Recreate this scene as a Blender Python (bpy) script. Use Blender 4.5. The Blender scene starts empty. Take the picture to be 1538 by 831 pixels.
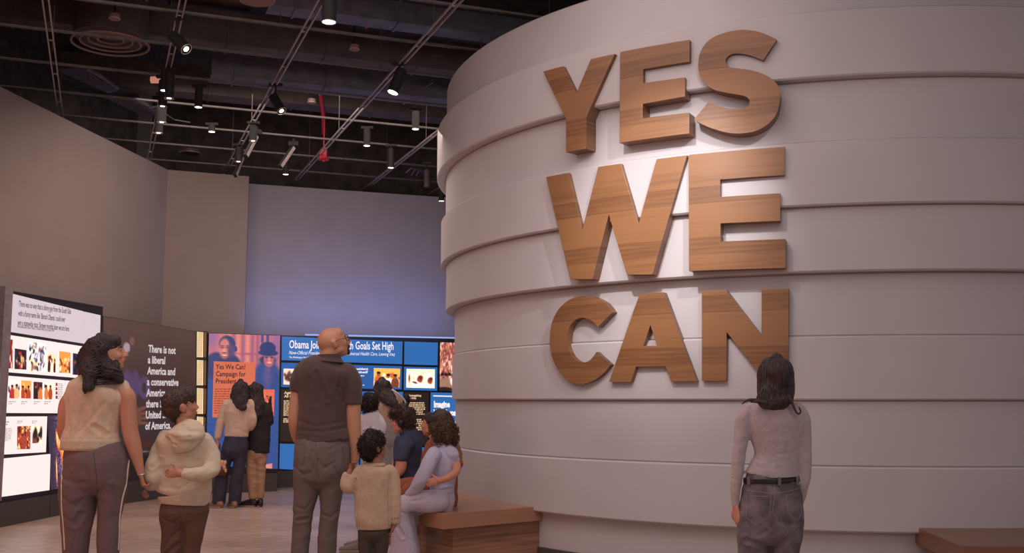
import bpy, bmesh, math, random
import numpy as np
from mathutils import Vector, Matrix
from mathutils.geometry import tessellate_polygon

# ---------------------------------------------------------------- camera
F = 1570.0; PITCH = math.radians(6.68); H = 1.40
SC = bpy.context.scene; COL = SC.collection
cam = bpy.data.objects.new('camera', bpy.data.cameras.new('camera')); COL.objects.link(cam)
cam.data.sensor_width = 36; cam.data.lens = 36 * F / 1538
cam.location = (0, 0, H); cam.rotation_euler = (math.pi / 2 + PITCH, 0, 0)
cam.data.clip_end = 200
SC.camera = cam
# ---------------------------------------------------------------- world, big lights, exposure
w = bpy.data.worlds.new('hall_ambience'); SC.world = w; w.use_nodes = True
w.node_tree.nodes['Background'].inputs[0].default_value = (1.0, .83, .80, 1)
w.node_tree.nodes['Background'].inputs[1].default_value = .34
SC.view_settings.view_transform = 'Standard'; SC.view_settings.look = 'None'
SC.view_settings.gamma = 1; SC.view_settings.exposure = 0; SC.view_settings.use_curve_mapping = False

def area(name, loc, target, size, power, col, sy=None):
    l = bpy.data.lights.new(name, 'AREA'); l.energy = power; l.color = col
    l.shape = 'RECTANGLE'; l.size = size; l.size_y = sy or size
    o = bpy.data.objects.new(name, l); COL.objects.link(o); o.location = loc
    o.rotation_euler = (Vector(target) - Vector(loc)).to_track_quat('-Z', 'Y').to_euler()
    return o
def spot(name, loc, target, power, col, deg, blend=.6, rad=.05, parent=None):
    l = bpy.data.lights.new(name, 'SPOT'); l.energy = power; l.color = col
    l.spot_size = math.radians(deg); l.spot_blend = blend; l.shadow_soft_size = rad
    o = bpy.data.objects.new(name, l); COL.objects.link(o); o.location = loc
    o.rotation_euler = (Vector(target) - Vector(loc)).to_track_quat('-Z', 'Y').to_euler()
    return o
area('added_ceiling_fill', (-1.5, 5.5, 4.95), (-1.5, 6.6, 0), 6, 175, (1.0, .82, .78), 5)  # broad soft fills, added at ceiling height to stand for the room's lamps
area('added_ceiling_fill', (-2.6, 12.5, 4.95), (-2.9, 14.5, 0), 4, 130, (1.0, .80, .70), 4)
area('added_ceiling_fill', (2.5, -2.5, 4.6), (2.2, 6, 1.6), 5, 95, (.95, .84, .88), 3)
# the hall's spotlights aimed at the wooden letters
area('media_uplight', (-2.4, 16.75, 2.5), (-2.6, 17.3, 4.2), 3.4, 22, (.24, .34, 1.0), .25)
# added warm light out of frame, standing in for more exhibition screens along the left wall
area('added_warm_glow', (-5.5, 4.6, 1.3), (0, 8.5, 1.3), 2.6, 30, (1.0, .32, .18), 1.6)
LSP = [spot('spotlight_beam', (-.2, 5.4, 4.95), (1.12, 8.15, 2.95), 520, (1, .96, .97), 33, 1, .03),
       spot('spotlight_beam', (2.1, 4.8, 4.95), (1.20, 8.15, 3.05), 370, (1, .95, .95), 30, 1, .03),
       spot('spotlight_beam', (.6, 4.6, 4.95), (.95, 8.3, 2.3), 110, (1, .92, .88), 42, 1, .03)]

# ---------------------------------------------------------------- pixel rays -> real places
ct, st = math.cos(PITCH), math.sin(PITCH)
def ray(px, py):
    a = (px - 769) / F; b = (415.5 - py) / F
    return np.array([a, ct - b * st, st + b * ct])
O = np.array([0, 0, H])
def atY(px, py, Y):
    d = ray(px, py); return Vector(O + d * (Y / d[1]))
def atZ(px, py, z):
    d = ray(px, py); return Vector(O + d * ((z - H) / d[2]))
class VP:      # vertical plane through two plan points
    def __init__(s, a, b, off=0):
        s.a = np.array(a, float); b = np.array(b, float); s.u = (b - s.a) / np.linalg.norm(b - s.a)
        s.n = np.array([s.u[1], -s.u[0]]); s.a = s.a + s.n * off; s.L = np.linalg.norm(b - s.a)
    def hit(s, px, py):          # -> (u, z)
        d = ray(px, py); t = (s.a @ s.n) / (d[:2] @ s.n); p = d * t
        return float((p[:2] - s.a) @ s.u), float(p[2] + H)
    def P(s, u, z, off=0):
        q = s.a + s.u * u + s.n * off; return Vector((q[0], q[1], z))
DC = np.array([3.379, 11.885])           # centre of the round wall
def cyl(px, py, r):                       # -> (angle, z) on the round wall
    d = ray(px, py); A = d[0]**2 + d[1]**2; B = -2 * (d[0] * DC[0] + d[1] * DC[1]); Cc = DC @ DC - r * r
    t = (-B - math.sqrt(max(B * B - 4 * A * Cc, 0))) / 2 / A; p = d[:2] * t - DC
    return math.atan2(p[0], -p[1]), float(H + t * d[2])   # 0 = facing the camera side, negative = left
def cylP(a, r, z): return Vector((DC[0] + r * math.sin(a), DC[1] - r * math.cos(a), z))

# ---------------------------------------------------------------- materials
def mat(name, col, rough=.6, metal=0, emit=0, var=0, scale=8, bump=0, bscale=None, stretch=(1, 1, 1), spec=.5, sheen=0):
    m = bpy.data.materials.new(name); m.use_nodes = True; nt = m.node_tree; N = nt.nodes; L = nt.links
    b = N['Principled BSDF']; b.inputs['Base Color'].default_value = (*col, 1); b.inputs['Roughness'].default_value = rough
    b.inputs['Metallic'].default_value = metal; b.inputs['Specular IOR Level'].default_value = spec
    if sheen: b.inputs['Sheen Weight'].default_value = sheen
    if emit:
        b.inputs['Emission Color'].default_value = (*col, 1); b.inputs['Emission Strength'].default_value = emit
    if var or bump:
        tc = N.new('ShaderNodeTexCoord'); mp = N.new('ShaderNodeMapping'); mp.inputs['Scale'].default_value = stretch
        L.new(tc.outputs['Object'], mp.inputs[0])
    if var:
        n = N.new('ShaderNodeTexNoise'); n.inputs['Scale'].default_value = scale; n.inputs['Detail'].default_value = 6
        L.new(mp.outputs[0], n.inputs['Vector'])
        r = N.new('ShaderNodeValToRGB')
        r.color_ramp.elements[0].position = .3; r.color_ramp.elements[1].position = .7
        r.color_ramp.elements[0].color = (*[max(0, c * (1 - var)) for c in col], 1)
        r.color_ramp.elements[1].color = (*[min(1, c * (1 + var)) for c in col], 1)
        L.new(n.outputs['Fac'], r.inputs[0]); L.new(r.outputs[0], b.inputs['Base Color'])
    if bump:
        n2 = N.new('ShaderNodeTexNoise'); n2.inputs['Scale'].default_value = bscale or scale; n2.inputs['Detail'].default_value = 4
        L.new(mp.outputs[0], n2.inputs['Vector'])
        bp = N.new('ShaderNodeBump'); bp.inputs['Strength'].default_value = bump; bp.inputs['Distance'].default_value = .01
        L.new(n2.outputs['Fac'], bp.inputs['Height']); L.new(bp.outputs[0], b.inputs['Normal'])
    return m
def glow(name, col, s=1.0):
    m = bpy.data.materials.new(name); m.use_nodes = True; b = m.node_tree.nodes['Principled BSDF']
    b.inputs['Base Color'].default_value = (*[c * .2 for c in col], 1); b.inputs['Roughness'].default_value = .35
    b.inputs['Emission Color'].default_value = (*col, 1); b.inputs['Emission Strength'].default_value = s
    return m
def vglow(name, s=1.0, base=.2):      # backlit print, colours from the picture painted on the mesh
    m = bpy.data.materials.new(name); m.use_nodes = True; nt = m.node_tree; b = nt.nodes['Principled BSDF']
    a = nt.nodes.new('ShaderNodeAttribute'); a.attribute_name = 'picture'
    nt.links.new(a.outputs['Color'], b.inputs['Emission Color']); b.inputs['Emission Strength'].default_value = s
    b.inputs['Base Color'].default_value = (.02, .02, .02, 1); b.inputs['Roughness'].default_value = .4
    if base:
        nt.links.new(a.outputs['Color'], b.inputs['Base Color'])
    return m
def s2l(r, g, b): return tuple(((c / 255) / 12.92 if c <= 10 else (((c / 255) + .055) / 1.055) ** 2.4) for c in (r, g, b))

def wood(name, c1, c2, board=.12, axis='Z', along='X', rough=.38, grain=1.0):
    m = bpy.data.materials.new(name); m.use_nodes = True; nt = m.node_tree; N = nt.nodes; L = nt.links; b = N['Principled BSDF']
    tc = N.new('ShaderNodeTexCoord'); mp = N.new('ShaderNodeMapping')
    sc = {'X': (.6, .6, 1), 'Y': (1, .35, 1), 'Z': (1, 1, .35)}[along]
    mp.inputs['Scale'].default_value = sc
    L.new(tc.outputs['Object'], mp.inputs[0])
    sep = N.new('ShaderNodeSeparateXYZ'); L.new(tc.outputs['Object'], sep.inputs[0])
    q = N.new('ShaderNodeMath'); q.operation = 'DIVIDE'; q.inputs[1].default_value = board; L.new(sep.outputs[axis], q.inputs[0])
    fl = N.new('ShaderNodeMath'); fl.operation = 'FLOOR'; L.new(q.outputs[0], fl.inputs[0])
    wn = N.new('ShaderNodeTexWhiteNoise'); wn.noise_dimensions = '1D'; L.new(fl.outputs[0], wn.inputs['W'])
    # grain lines: noise stretched along the board, shifted per board
    off = N.new('ShaderNodeVectorMath'); off.operation = 'MULTIPLY_ADD'
    L.new(wn.outputs['Color'], off.inputs[0]); off.inputs[1].default_value = (9, 9, 9); L.new(mp.outputs[0], off.inputs[2])
    st_ = N.new('ShaderNodeMapping'); st_.inputs['Scale'].default_value = {'X': (1.5, 1.5, 26), 'Y': (22, 2.2, 22), 'Z': (22, 22, 2.2)}[along]
    L.new(off.outputs[0], st_.inputs[0])
    n1 = N.new('ShaderNodeTexNoise'); n1.inputs['Scale'].default_value = 1.6; n1.inputs['Detail'].default_value = 8; n1.inputs['Distortion'].default_value = .6
    L.new(st_.outputs[0], n1.inputs['Vector'])
    n2 = N.new('ShaderNodeTexNoise'); n2.inputs['Scale'].default_value = 3; L.new(off.outputs[0], n2.inputs['Vector'])
    a1 = N.new('ShaderNodeMath'); a1.operation = 'MULTIPLY_ADD'; a1.inputs[1].default_value = .42; L.new(wn.outputs['Value'], a1.inputs[0])
    L.new(n1.outputs['Fac'], a1.inputs[2])
    a2 = N.new('ShaderNodeMath'); a2.operation = 'MULTIPLY_ADD'; a2.inputs[1].default_value = .35; L.new(n2.outputs['Fac'], a2.inputs[0]); L.new(a1.outputs[0], a2.inputs[2])
    r = N.new('ShaderNodeValToRGB'); r.color_ramp.elements[0].position = .50; r.color_ramp.elements[1].position = 1.05
    r.color_ramp.elements[0].color = (*c2, 1); r.color_ramp.elements[1].color = (*c1, 1)
    L.new(a2.outputs[0], r.inputs[0]); L.new(r.outputs[0], b.inputs['Base Color'])
    b.inputs['Roughness'].default_value = rough
    bp = N.new('ShaderNodeBump'); bp.inputs['Strength'].default_value = .12; bp.inputs['Distance'].default_value = .004
    L.new(n1.outputs['Fac'], bp.inputs['Height']); L.new(bp.outputs[0], b.inputs['Normal'])
    return m

M = {}
M['wallL'] = mat('matte_taupe_paint', (.30, .237, .222), .9, var=.04, scale=3, bump=.05, bscale=60)
M['wallF'] = mat('matte_grey_paint', (.33, .30, .30), .9, var=.04, scale=3, bump=.05, bscale=60)
M['drum'] = mat('satin_white_plaster', (.56, .52, .535), .6, var=.03, scale=2, bump=.04, bscale=25)
M['dark'] = mat('black_metal', (.010, .009, .009), .75, bump=.05, scale=40)
M['deck'] = mat('dark_sprayed_ceiling', (.045, .036, .034), .95, var=.45, scale=5, bump=.5, bscale=18)
M['duct'] = mat('dark_painted_duct', (.075, .062, .060), .7, var=.3, scale=4)
M['duct_light'] = mat('galvanised_duct', (.13, .125, .15), .5, .3, var=.25, scale=6)
M['rail'] = mat('grey_channel_metal', (.42, .35, .34), .45, .5, var=.15, scale=12)
M['rail2'] = mat('dull_channel_metal', (.10, .085, .08), .5, .5, var=.2, scale=12)
M['chrome'] = mat('bright_ring_metal', (.6, .55, .5), .3, .8)
M['red'] = mat('red_enamel', s2l(190, 30, 45), .4)
M['disc'] = mat('pink_grey_speaker_mesh', s2l(140, 112, 105), .7, bump=.2, scale=200)
M['base'] = mat('charcoal_base_board', s2l(78, 70, 68), .6, var=.12, scale=20)
M['black_frame'] = mat('black_frame', (.018, .016, .017), .45)
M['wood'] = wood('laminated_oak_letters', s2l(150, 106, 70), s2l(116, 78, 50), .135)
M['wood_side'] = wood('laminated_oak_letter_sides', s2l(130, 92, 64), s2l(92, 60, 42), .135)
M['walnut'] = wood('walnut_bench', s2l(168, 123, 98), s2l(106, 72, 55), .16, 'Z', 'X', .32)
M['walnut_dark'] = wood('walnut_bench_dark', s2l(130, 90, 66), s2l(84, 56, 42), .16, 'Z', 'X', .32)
M['lens_w'] = glow('lit_white_lens', (.80, .90, 1.0), 12)
M['lens_y'] = glow('lit_warm_lens', (1.0, .82, .6), 5)
def floor_mat():
    m = bpy.data.materials.new('polished_stone_floor'); m.use_nodes = True; nt = m.node_tree; N = nt.nodes; L = nt.links; b = N['Principled BSDF']
    tc = N.new('ShaderNodeTexCoord'); mp = N.new('ShaderNodeMapping'); mp.inputs['Rotation'].default_value = (0, 0, .37); mp.inputs['Scale'].default_value = (1, 2.4, 1)
    L.new(tc.outputs['Object'], mp.inputs[0])
    n = N.new('ShaderNodeTexNoise'); n.inputs['Scale'].default_value = 5.5; n.inputs['Detail'].default_value = 10; n.inputs['Roughness'].default_value = .72
    L.new(mp.outputs[0], n.inputs['Vector'])
    v = N.new('ShaderNodeTexNoise'); v.inputs['Scale'].default_value = .6; L.new(mp.outputs[0], v.inputs['Vector'])
    ad = N.new('ShaderNodeMath'); ad.operation = 'MULTIPLY_ADD'; ad.inputs[1].default_value = .5; L.new(v.outputs['Fac'], ad.inputs[0]); L.new(n.outputs['Fac'], ad.inputs[2])
    r = N.new('ShaderNodeValToRGB'); r.color_ramp.elements[0].position = .55; r.color_ramp.elements[1].position = .95
    r.color_ramp.elements[0].color = (*s2l(150, 124, 110), 1); r.color_ramp.elements[1].color = (*s2l(212, 184, 166), 1)
    L.new(ad.outputs[0], r.inputs[0]); L.new(r.outputs[0], b.inputs['Base Color'])
    b.inputs['Roughness'].default_value = .36; b.inputs['Specular IOR Level'].default_value = .5
    bp = N.new('ShaderNodeBump'); bp.inputs['Strength'].default_value = .12; bp.inputs['Distance'].default_value = .005
    L.new(n.outputs['Fac'], bp.inputs['Height']); L.new(bp.outputs[0], b.inputs['Normal'])
    return m
M['floor'] = floor_mat()

# ---------------------------------------------------------------- object helpers
def link(name, me, m=None, parent=None, smooth=False):
    if isinstance(me, bmesh.types.BMesh):
        bm = me; me = bpy.data.meshes.new(name); bm.to_mesh(me); bm.free()
    o = bpy.data.objects.new(name, me); COL.objects.link(o)
    if m is not None and not me.materials:
        for mm in (m if isinstance(m, (list, tuple)) else [m]): me.materials.append(mm)
    if parent: o.parent = parent
    if smooth: me.shade_smooth()
    return o
def empty(name, loc=(0, 0, 0)):
    o = bpy.data.objects.new(name, None); COL.objects.link(o); o.location = loc; o.empty_display_size = .1; return o
def tag(o, label=None, cat=None, group=None, kind=None):
    if label: o['label'] = label
    if cat: o['category'] = cat
    if group: o['group'] = group
    if kind: o['kind'] = kind
    return o
def child(o, parent):       # parent keeping world place; parents only carry a location here
    o.parent = parent; o.location = Vector(o.location) - Vector(parent.location) if True else o.location
    return o
def bm_box(bm, c, s, R=None):
    g = bmesh.ops.create_cube(bm, size=1)['verts']
    for v in g:
        p = Vector((v.co.x * s[0], v.co.y * s[1], v.co.z * s[2]))
        if R is not None: p = R @ p
        v.co = p + Vector(c)
    return g
def bm_tube(bm, a, b, r, n=10, r2=None, cap=True):
    a = Vector(a); b = Vector(b); q = (b - a).to_track_quat('Z', 'Y').to_matrix()
    g = bmesh.ops.create_cone(bm, cap_ends=cap, segments=n, radius1=r, radius2=r if r2 is None else r2, depth=(b - a).length)['verts']
    for v in g: v.co = q @ v.co + (a + b) / 2
    return g
def bm_path(bm, pts, r, n=8):
    for p, q in zip(pts, pts[1:]): bm_tube(bm, p, q, r, n)
def quad_box(corners, depth, normal):      # corners world TL,TR,BR,BL ; extrude back by depth against normal
    bm = bmesh.new(); n = Vector(normal)
    f = [bm.verts.new(Vector(c)) for c in corners]; k = [bm.verts.new(Vector(c) - n * depth) for c in corners]
    bm.faces.new(f[::-1]); bm.faces.new(k)
    for i in range(4):
        j = (i + 1) % 4; bm.faces.new((f[i], f[j], k[j], k[i]))
    bmesh.ops.recalc_face_normals(bm, faces=bm.faces); return bm
def prism_z(pts, z0, z1):
    bm = bmesh.new(); a = [bm.verts.new((p[0], p[1], z0)) for p in pts]; b = [bm.verts.new((p[0], p[1], z1)) for p in pts]
    bm.faces.new(a[::-1]); bm.faces.new(b)
    for i in range(len(pts)):
        j = (i + 1) % len(pts); bm.faces.new((a[i], a[j], b[j], b[i]))
    bmesh.ops.recalc_face_normals(bm, faces=bm.faces); return bm
def v3(p2, z): return Vector((p2[0], p2[1], z))
# ================================================================ THE SETTING
bm = bmesh.new(); bm_box(bm, (1, 9, -.05), (26, 30, .1)); tag(link('floor', bm, M['floor']), kind='structure')
WZ = 4.9
W0 = atZ(0, 130, WZ).xy; W1 = atZ(252, 255, WZ).xy; W2 = atZ(374, 265, WZ).xy; W3 = atZ(374, 276, WZ).xy; W4 = atZ(660, 296, WZ).xy
dirL = (W0 - W1).normalized(); Wm = W0 + dirL * 13; dirF = (W4 - W3).normalized(); W5 = W4 + dirF * 12
def wall_slab(name, a, b, z0, z1, th, m, kids=None):
    a = Vector(a); b = Vector(b); u = (b - a).normalized(); n = Vector((-u.y, u.x))   # away from the room
    return tag(link(name, prism_z([a, b, b + n * th, a + n * th], z0, z1), m), kind='structure')
wall_slab('wall_left', Wm, W1, 0, WZ, .25, M['wallL'])
bx = prism_z([W1, W2, W2 + W2.normalized() * .8, W1 + Vector((-.25, .9))], 0, WZ)
tag(link('wall_corner', bx, M['wallL']), kind='structure')
wall_slab('wall_back', W3 + Vector((-.0, 0)), W5, 0, WZ, .25, M['wallF'])
# dark upper soffit behind the wall tops, and the deck
tag(link('ceiling', prism_z([(-12, -6), (13, -6), (13, 24), (-12, 24)], 6.55, 6.65), M['deck']), kind='structure')
bm = bmesh.new()
for a, b in ((Wm + Vector((-.6, 0)), W1 + Vector((-.6, .3))), (W1 + Vector((-.6, .9)), W5 + Vector((0, 1.2)))):
    u = (b - a).normalized(); n = Vector((-u.y, u.x))
    q = prism_z([a, b, b + n * .1, a + n * .1], 4.3, 6.6); me = bpy.data.meshes.new('t'); q.to_mesh(me); bm.from_mesh(me); q.free()
tag(link('wall_upper', bm, M['deck']), kind='structure')
# skirting boards of the display walls are built with the displays below

# ---- the round white wall: eight stacked curved bands, a top ring, a recessed base
def ring(r_out, r_in, z0, z1, a0=-2.6, a1=1.9, n=150, bev=.012):
    bm = bmesh.new(); prof = [(r_in, z0), (r_out - bev, z0), (r_out, z0 + bev), (r_out, z1 - bev), (r_out - bev, z1), (r_in, z1)]
    rows = []
    for i in range(n + 1):
        a = a0 + (a1 - a0) * i / n; rows.append([bm.verts.new(cylP(a, r, z)) for r, z in prof])
    k = len(prof)
    for i in range(n):
        for j in range(k):
            bm.faces.new((rows[i][j], rows[i + 1][j], rows[i + 1][(j + 1) % k], rows[i][(j + 1) % k]))
    bm.faces.new(rows[0]); bm.faces.new(rows[-1][::-1])
    bmesh.ops.recalc_face_normals(bm, faces=bm.faces)
    for f in bm.faces: f.smooth = True
    for e in bm.edges:
        if len(e.link_faces) == 2 and e.link_faces[0].normal.angle(e.link_faces[1].normal, 0) > .5: e.smooth = False
    return bm
ZS = [.412, .893, 1.39, 1.875, 2.36, 2.863, 3.36, 3.85, 4.38]
RS = [4.035, 4.01, 4.05, 4.025, 4.125, 4.185, 4.135, 4.235]
rb = tag(link('wall_round', ring(3.93, 3.6, 0, ZS[0] + .02), M['drum']), kind='structure')
for i in range(8): link('band', ring(RS[i], 3.6, ZS[i], ZS[i + 1]), M['drum'], rb)
TOPZ = 4.86
link('top_ring', ring(4.13, 3.6, ZS[8], TOPZ), M['drum'], rb)
link('roof_disc', ring(3.7, .05, TOPZ - .1, TOPZ - .02), M['drum'], rb)
tag(link('baseboard_round', ring(3.955, 3.9, 0, .095, bev=.004), M['base']), kind='structure')

# ---- the wooden letters
LR = 4.30
def catm(pts, n=6):
    out = []; N_ = len(pts)
    for i in range(N_ - 1):
        p0 = np.array(pts[max(i - 1, 0)]); p1 = np.array(pts[i]); p2 = np.array(pts[i + 1]); p3 = np.array(pts[min(i + 2, N_ - 1)])
        for k in range(n):
            t = k / n; out.append(tuple(.5 * ((2 * p1) + (-p0 + p2) * t + (2 * p0 - 5 * p1 + 4 * p2 - p3) * t * t + (-p0 + 3 * p1 - 3 * p2 + p3) * t ** 3)))
    out.append(tuple(pts[-1])); return out
def cr(L, ox, oy, s): return [(ox + x / s, oy + y / s) for x, y in L]
Sp = []
for seg in ([(693, 122), (607, 252)], [(607, 252), (530, 222), (460, 209), (410, 214), (378, 238), (375, 268), (395, 292), (440, 302), (540, 315), (630, 348), (690, 395), (713, 450), (710, 515), (688, 590), (640, 648), (560, 693), (470, 708), (380, 702), (290, 677), (215, 645), (176, 622)],
            [(176, 622), (268, 508)], [(268, 508), (330, 536), (400, 553), (470, 553), (512, 537), (522, 505), (500, 478), (440, 464), (360, 450), (290, 430), (240, 390), (208, 330), (203, 260), (220, 190), (270, 125), (350, 85), (430, 66), (510, 62), (600, 80), (693, 122)]):
    Sp += (catm(seg, 3) if len(seg) > 2 else seg)[:-1]
Cp = []
for seg in ([(538, 240), (430, 348)], [(430, 348), (385, 305), (325, 281), (270, 294), (225, 342), (203, 420), (207, 490), (240, 562), (290, 603), (340, 608), (382, 583), (420, 532)], [(420, 532), (525, 625)],
            [(525, 625), (480, 680), (420, 730), (350, 762), (280, 768), (210, 740), (150, 680), (100, 590), (78, 490), (78, 400), (95, 310), (140, 220), (210, 155), (290, 125), (370, 123), (440, 145), (490, 180), (538, 240)]):
    Cp += (catm(seg, 3) if len(seg) > 2 else seg)[:-1]
Ypts = [(815.6, 107.4), (845.7, 99.4), (865.5, 139.9), (887.1, 88.9), (923.5, 80.8), (880.6, 176), (880.4, 223.5), (850, 229), (850, 178)]
E1 = [(931.2, 78), (1036, 59.4), (1036, 93), (966, 104.5), (966, 124.7), (1029, 116), (1029, 145.5), (965, 156.7), (965, 177.5), (1035.5, 169), (1035.5, 201), (930, 215)]
Wpt = [(820.1, 266), (853.5, 259.7), (874.5, 345), (898.5, 250.8), (932.6, 245.8), (959.2, 336), (986.2, 239), (1032, 233.3), (980, 412.7), (941.5, 412.7), (914.2, 322.4), (890, 419.5), (856.8, 419.7)]
E2 = cr([(135, 90), (707, 42), (707, 210), (323, 237), (323, 340), (680, 318), (680, 482), (325, 497), (325, 605), (712, 590), (712, 762), (137, 780)], 1000, 210, 3.955)
Apt = [(960.5, 442), (996, 439), (1047, 573), (1007.9, 573.3), (999.4, 550.2), (955.1, 551), (947.4, 574), (914.7, 574)]
Ah = [(976.7, 488.5), (986.9, 519.6), (966.4, 519.6)]
Npt = [(1054, 437), (1090.4, 435.3), (1143.5, 503.4), (1144, 434), (1184.8, 433.3), (1183.8, 572.4), (1149.5, 572.4), (1091.4, 499.5), (1091, 572.4), (1054, 572.4)]
def letter(poly, label, hole=None, LR=4.30, back=.2):
    loops = [[cyl(x, y, LR) for x, y in poly]] + ([[cyl(x, y, LR) for x, y in hole]] if hole else [])
    ac = sum(p[0] for p in loops[0]) / len(loops[0]); zc = min(p[1] for p in loops[0])
    bm = bmesh.new(); fl = []; vf = []; vb = []
    for lp in loops:
        a = [bm.verts.new(((p[0] - ac) * LR, 0, p[1])) for p in lp]; b = [bm.verts.new(((p[0] - ac) * LR, back, p[1])) for p in lp]
        vf += a; vb += b
        for i in range(len(a)):
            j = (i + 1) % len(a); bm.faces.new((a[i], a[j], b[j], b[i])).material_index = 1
    for t in tessellate_polygon([[Vector((p[0] * LR, p[1], 0)) for p in lp] for lp in loops]):
        bm.faces.new([vf[i] for i in t]); bm.faces.new([vb[i] for i in t[::-1]])
    bmesh.ops.recalc_face_normals(bm, faces=bm.faces)
    xs = [v.co.x for v in bm.verts]; x = min(xs) + .06
    while x < max(xs):
        bmesh.ops.bisect_plane(bm, geom=bm.verts[:] + bm.edges[:] + bm.faces[:], plane_co=(x, 0, 0), plane_no=(1, 0, 0)); x += .06
    base = cylP(ac, LR, zc)
    for v in bm.verts:
        a = ac + v.co.x / LR; v.co = cylP(a, LR - v.co.y, v.co.z) - base
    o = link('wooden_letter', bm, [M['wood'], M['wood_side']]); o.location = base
    bv = o.modifiers.new('b', 'BEVEL'); bv.width = .005; bv.segments = 2; bv.limit_method = 'ANGLE'; bv.angle_limit = math.radians(40)
    return tag(o, label, 'letter', 'wooden letters on the round white wall')
letter(Ypts, 'large oak letter Y, first letter of the top word YES on the white wall', LR=4.275, back=.16)
letter(E1, 'large oak letter E in the middle of the top word YES', LR=4.275, back=.16)
letter(cr(Sp, 1000, 30, 4.155), 'large curved oak letter S ending the top word YES', LR=4.275, back=.16)
letter(Wpt, 'large oak letter W with two dark knots, starting the middle word WE', LR=4.225, back=.115)
letter(E2, 'largest oak letter E with a pale top board, ending the middle word WE', LR=4.225, back=.115)
letter(cr(Cp, 810, 420, 4.89), 'large round oak letter C starting the bottom word CAN', LR=4.10, back=.09)
letter(Apt, 'large oak letter A with triangular hole in the bottom word CAN', Ah, LR=4.10, back=.09)
letter(Npt, 'large oak letter N ending the bottom word CAN, above the woman with long dark hair', LR=4.10, back=.09)

# ---- benches curving round the white wall
def bench(a_s, a_e, label, m, ri=3.90, ro=4.62, n=24, z=.455, slab=.13, inset=.16, name='curved_bench'):
    base = cylP((a_s + a_e) / 2, (ri + ro) / 2, 0)
    t = empty(name, base); tag(t, label, 'bench')
    def seg(a0, a1, r0, r1, z0, z1, nn=n):
        bm = bmesh.new(); rows = []
        for i in range(nn + 1):
            a = a0 + (a1 - a0) * i / nn; rows.append([bm.verts.new(cylP(a, r, zz) - base) for r, zz in ((r0, z0), (r1, z0), (r1, z1), (r0, z1))])
        for i in range(nn):
            for j in range(4): bm.faces.new((rows[i][j], rows[i + 1][j], rows[i + 1][(j + 1) % 4], rows[i][(j + 1) % 4]))
        bm.faces.new(rows[0]); bm.faces.new(rows[-1][::-1]); bmesh.ops.recalc_face_normals(bm, faces=bm.faces)
        return bm
    o = link('seat_slab', seg(a_s, a_e, ri, ro, z - slab, z), m, t)
    bv = o.modifiers.new('b', 'BEVEL'); bv.width = .006; bv.segments = 2; bv.limit_method = 'ANGLE'; bv.angle_limit = math.radians(50)
    da = inset / ro
    link('bench_base', seg(a_s + da, a_e - da * .4, ri, ro - .14, 0, z - slab), m, t)
    return t
q = atZ(666, 772, .455) ; aq = math.atan2(q.x - DC[0], -(q.y - DC[1])); rq = math.hypot(q.x - DC[0], q.y - DC[1])
aE = aq
print('bench corner', q, rq, math.degrees(aq))
bench(aE - .50, aE, 'long curved walnut bench beneath the seated visitors', M['walnut'], ro=rq, ri=3.9)
q2 = atZ(1446, 821, .455); a2 = math.atan2(q2.x - DC[0], -(q2.y - DC[1])); r2 = math.hypot(q2.x - DC[0], q2.y - DC[1])
print('bench2', q2, r2, math.degrees(a2))
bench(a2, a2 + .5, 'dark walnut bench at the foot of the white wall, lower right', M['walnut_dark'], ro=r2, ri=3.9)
# ================================================================ DISPLAYS
def part(name, me, m, thing, parent=None, smooth=False):
    o = link(name, me, m, parent or thing, smooth)
    o.data.transform(Matrix.Translation(-Vector(thing.location))); return o
def pquad(pl, pxs, off=0):        # four pixel corners TL TR BR BL -> world corners on a vertical plane
    return [pl.P(*pl.hit(*p), off) for p in pxs]
def panel(name, pl, pxs, m, thing, parent=None, th=.05, off=.05):
    return part(name, quad_box(pquad(pl, pxs, off), th, (pl.n[0], pl.n[1], 0)), m, thing, parent)
def text(name, pl, s, x0, x1, y0, y1, m, thing, parent, off=.056, bold=.02, xr=None, align='LEFT', ls=1.0, shear=0):
    cu = bpy.data.curves.new('t', 'FONT'); cu.body = s; cu.offset = bold; cu.align_x = align; cu.space_line = ls; cu.shear = shear; cu.resolution_u = 2
    o = bpy.data.objects.new('t', cu); COL.objects.link(o)
    me = bpy.data.meshes.new_from_object(o.evaluated_get(bpy.context.evaluated_depsgraph_get())); bpy.data.objects.remove(o)
    n = len(me.vertices); co = np.empty(n * 3); me.vertices.foreach_get('co', co); co = co.reshape(-1, 3)
    a = co.min(0); b = co.max(0); u0, zt = pl.hit(x0, y0); u1, _ = pl.hit(x1, y0); _, zb = pl.hit(x0, y1)
    u = u0 + (co[:, 0] - a[0]) / (b[0] - a[0]) * (u1 - u0); z = zb + (co[:, 1] - a[1]) / (b[1] - a[1]) * (zt - zb)
    p = np.stack([pl.a[0] + pl.u[0] * u + pl.n[0] * off, pl.a[1] + pl.u[1] * u + pl.n[1] * off, z], 1)
    me.vertices.foreach_set('co', p.ravel().astype('f')); me.materials.clear()
    return part(name, me, m, thing, parent)
def fill_lines(seed, n, w=34):
    r = random.Random(seed); return n, r
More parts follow.
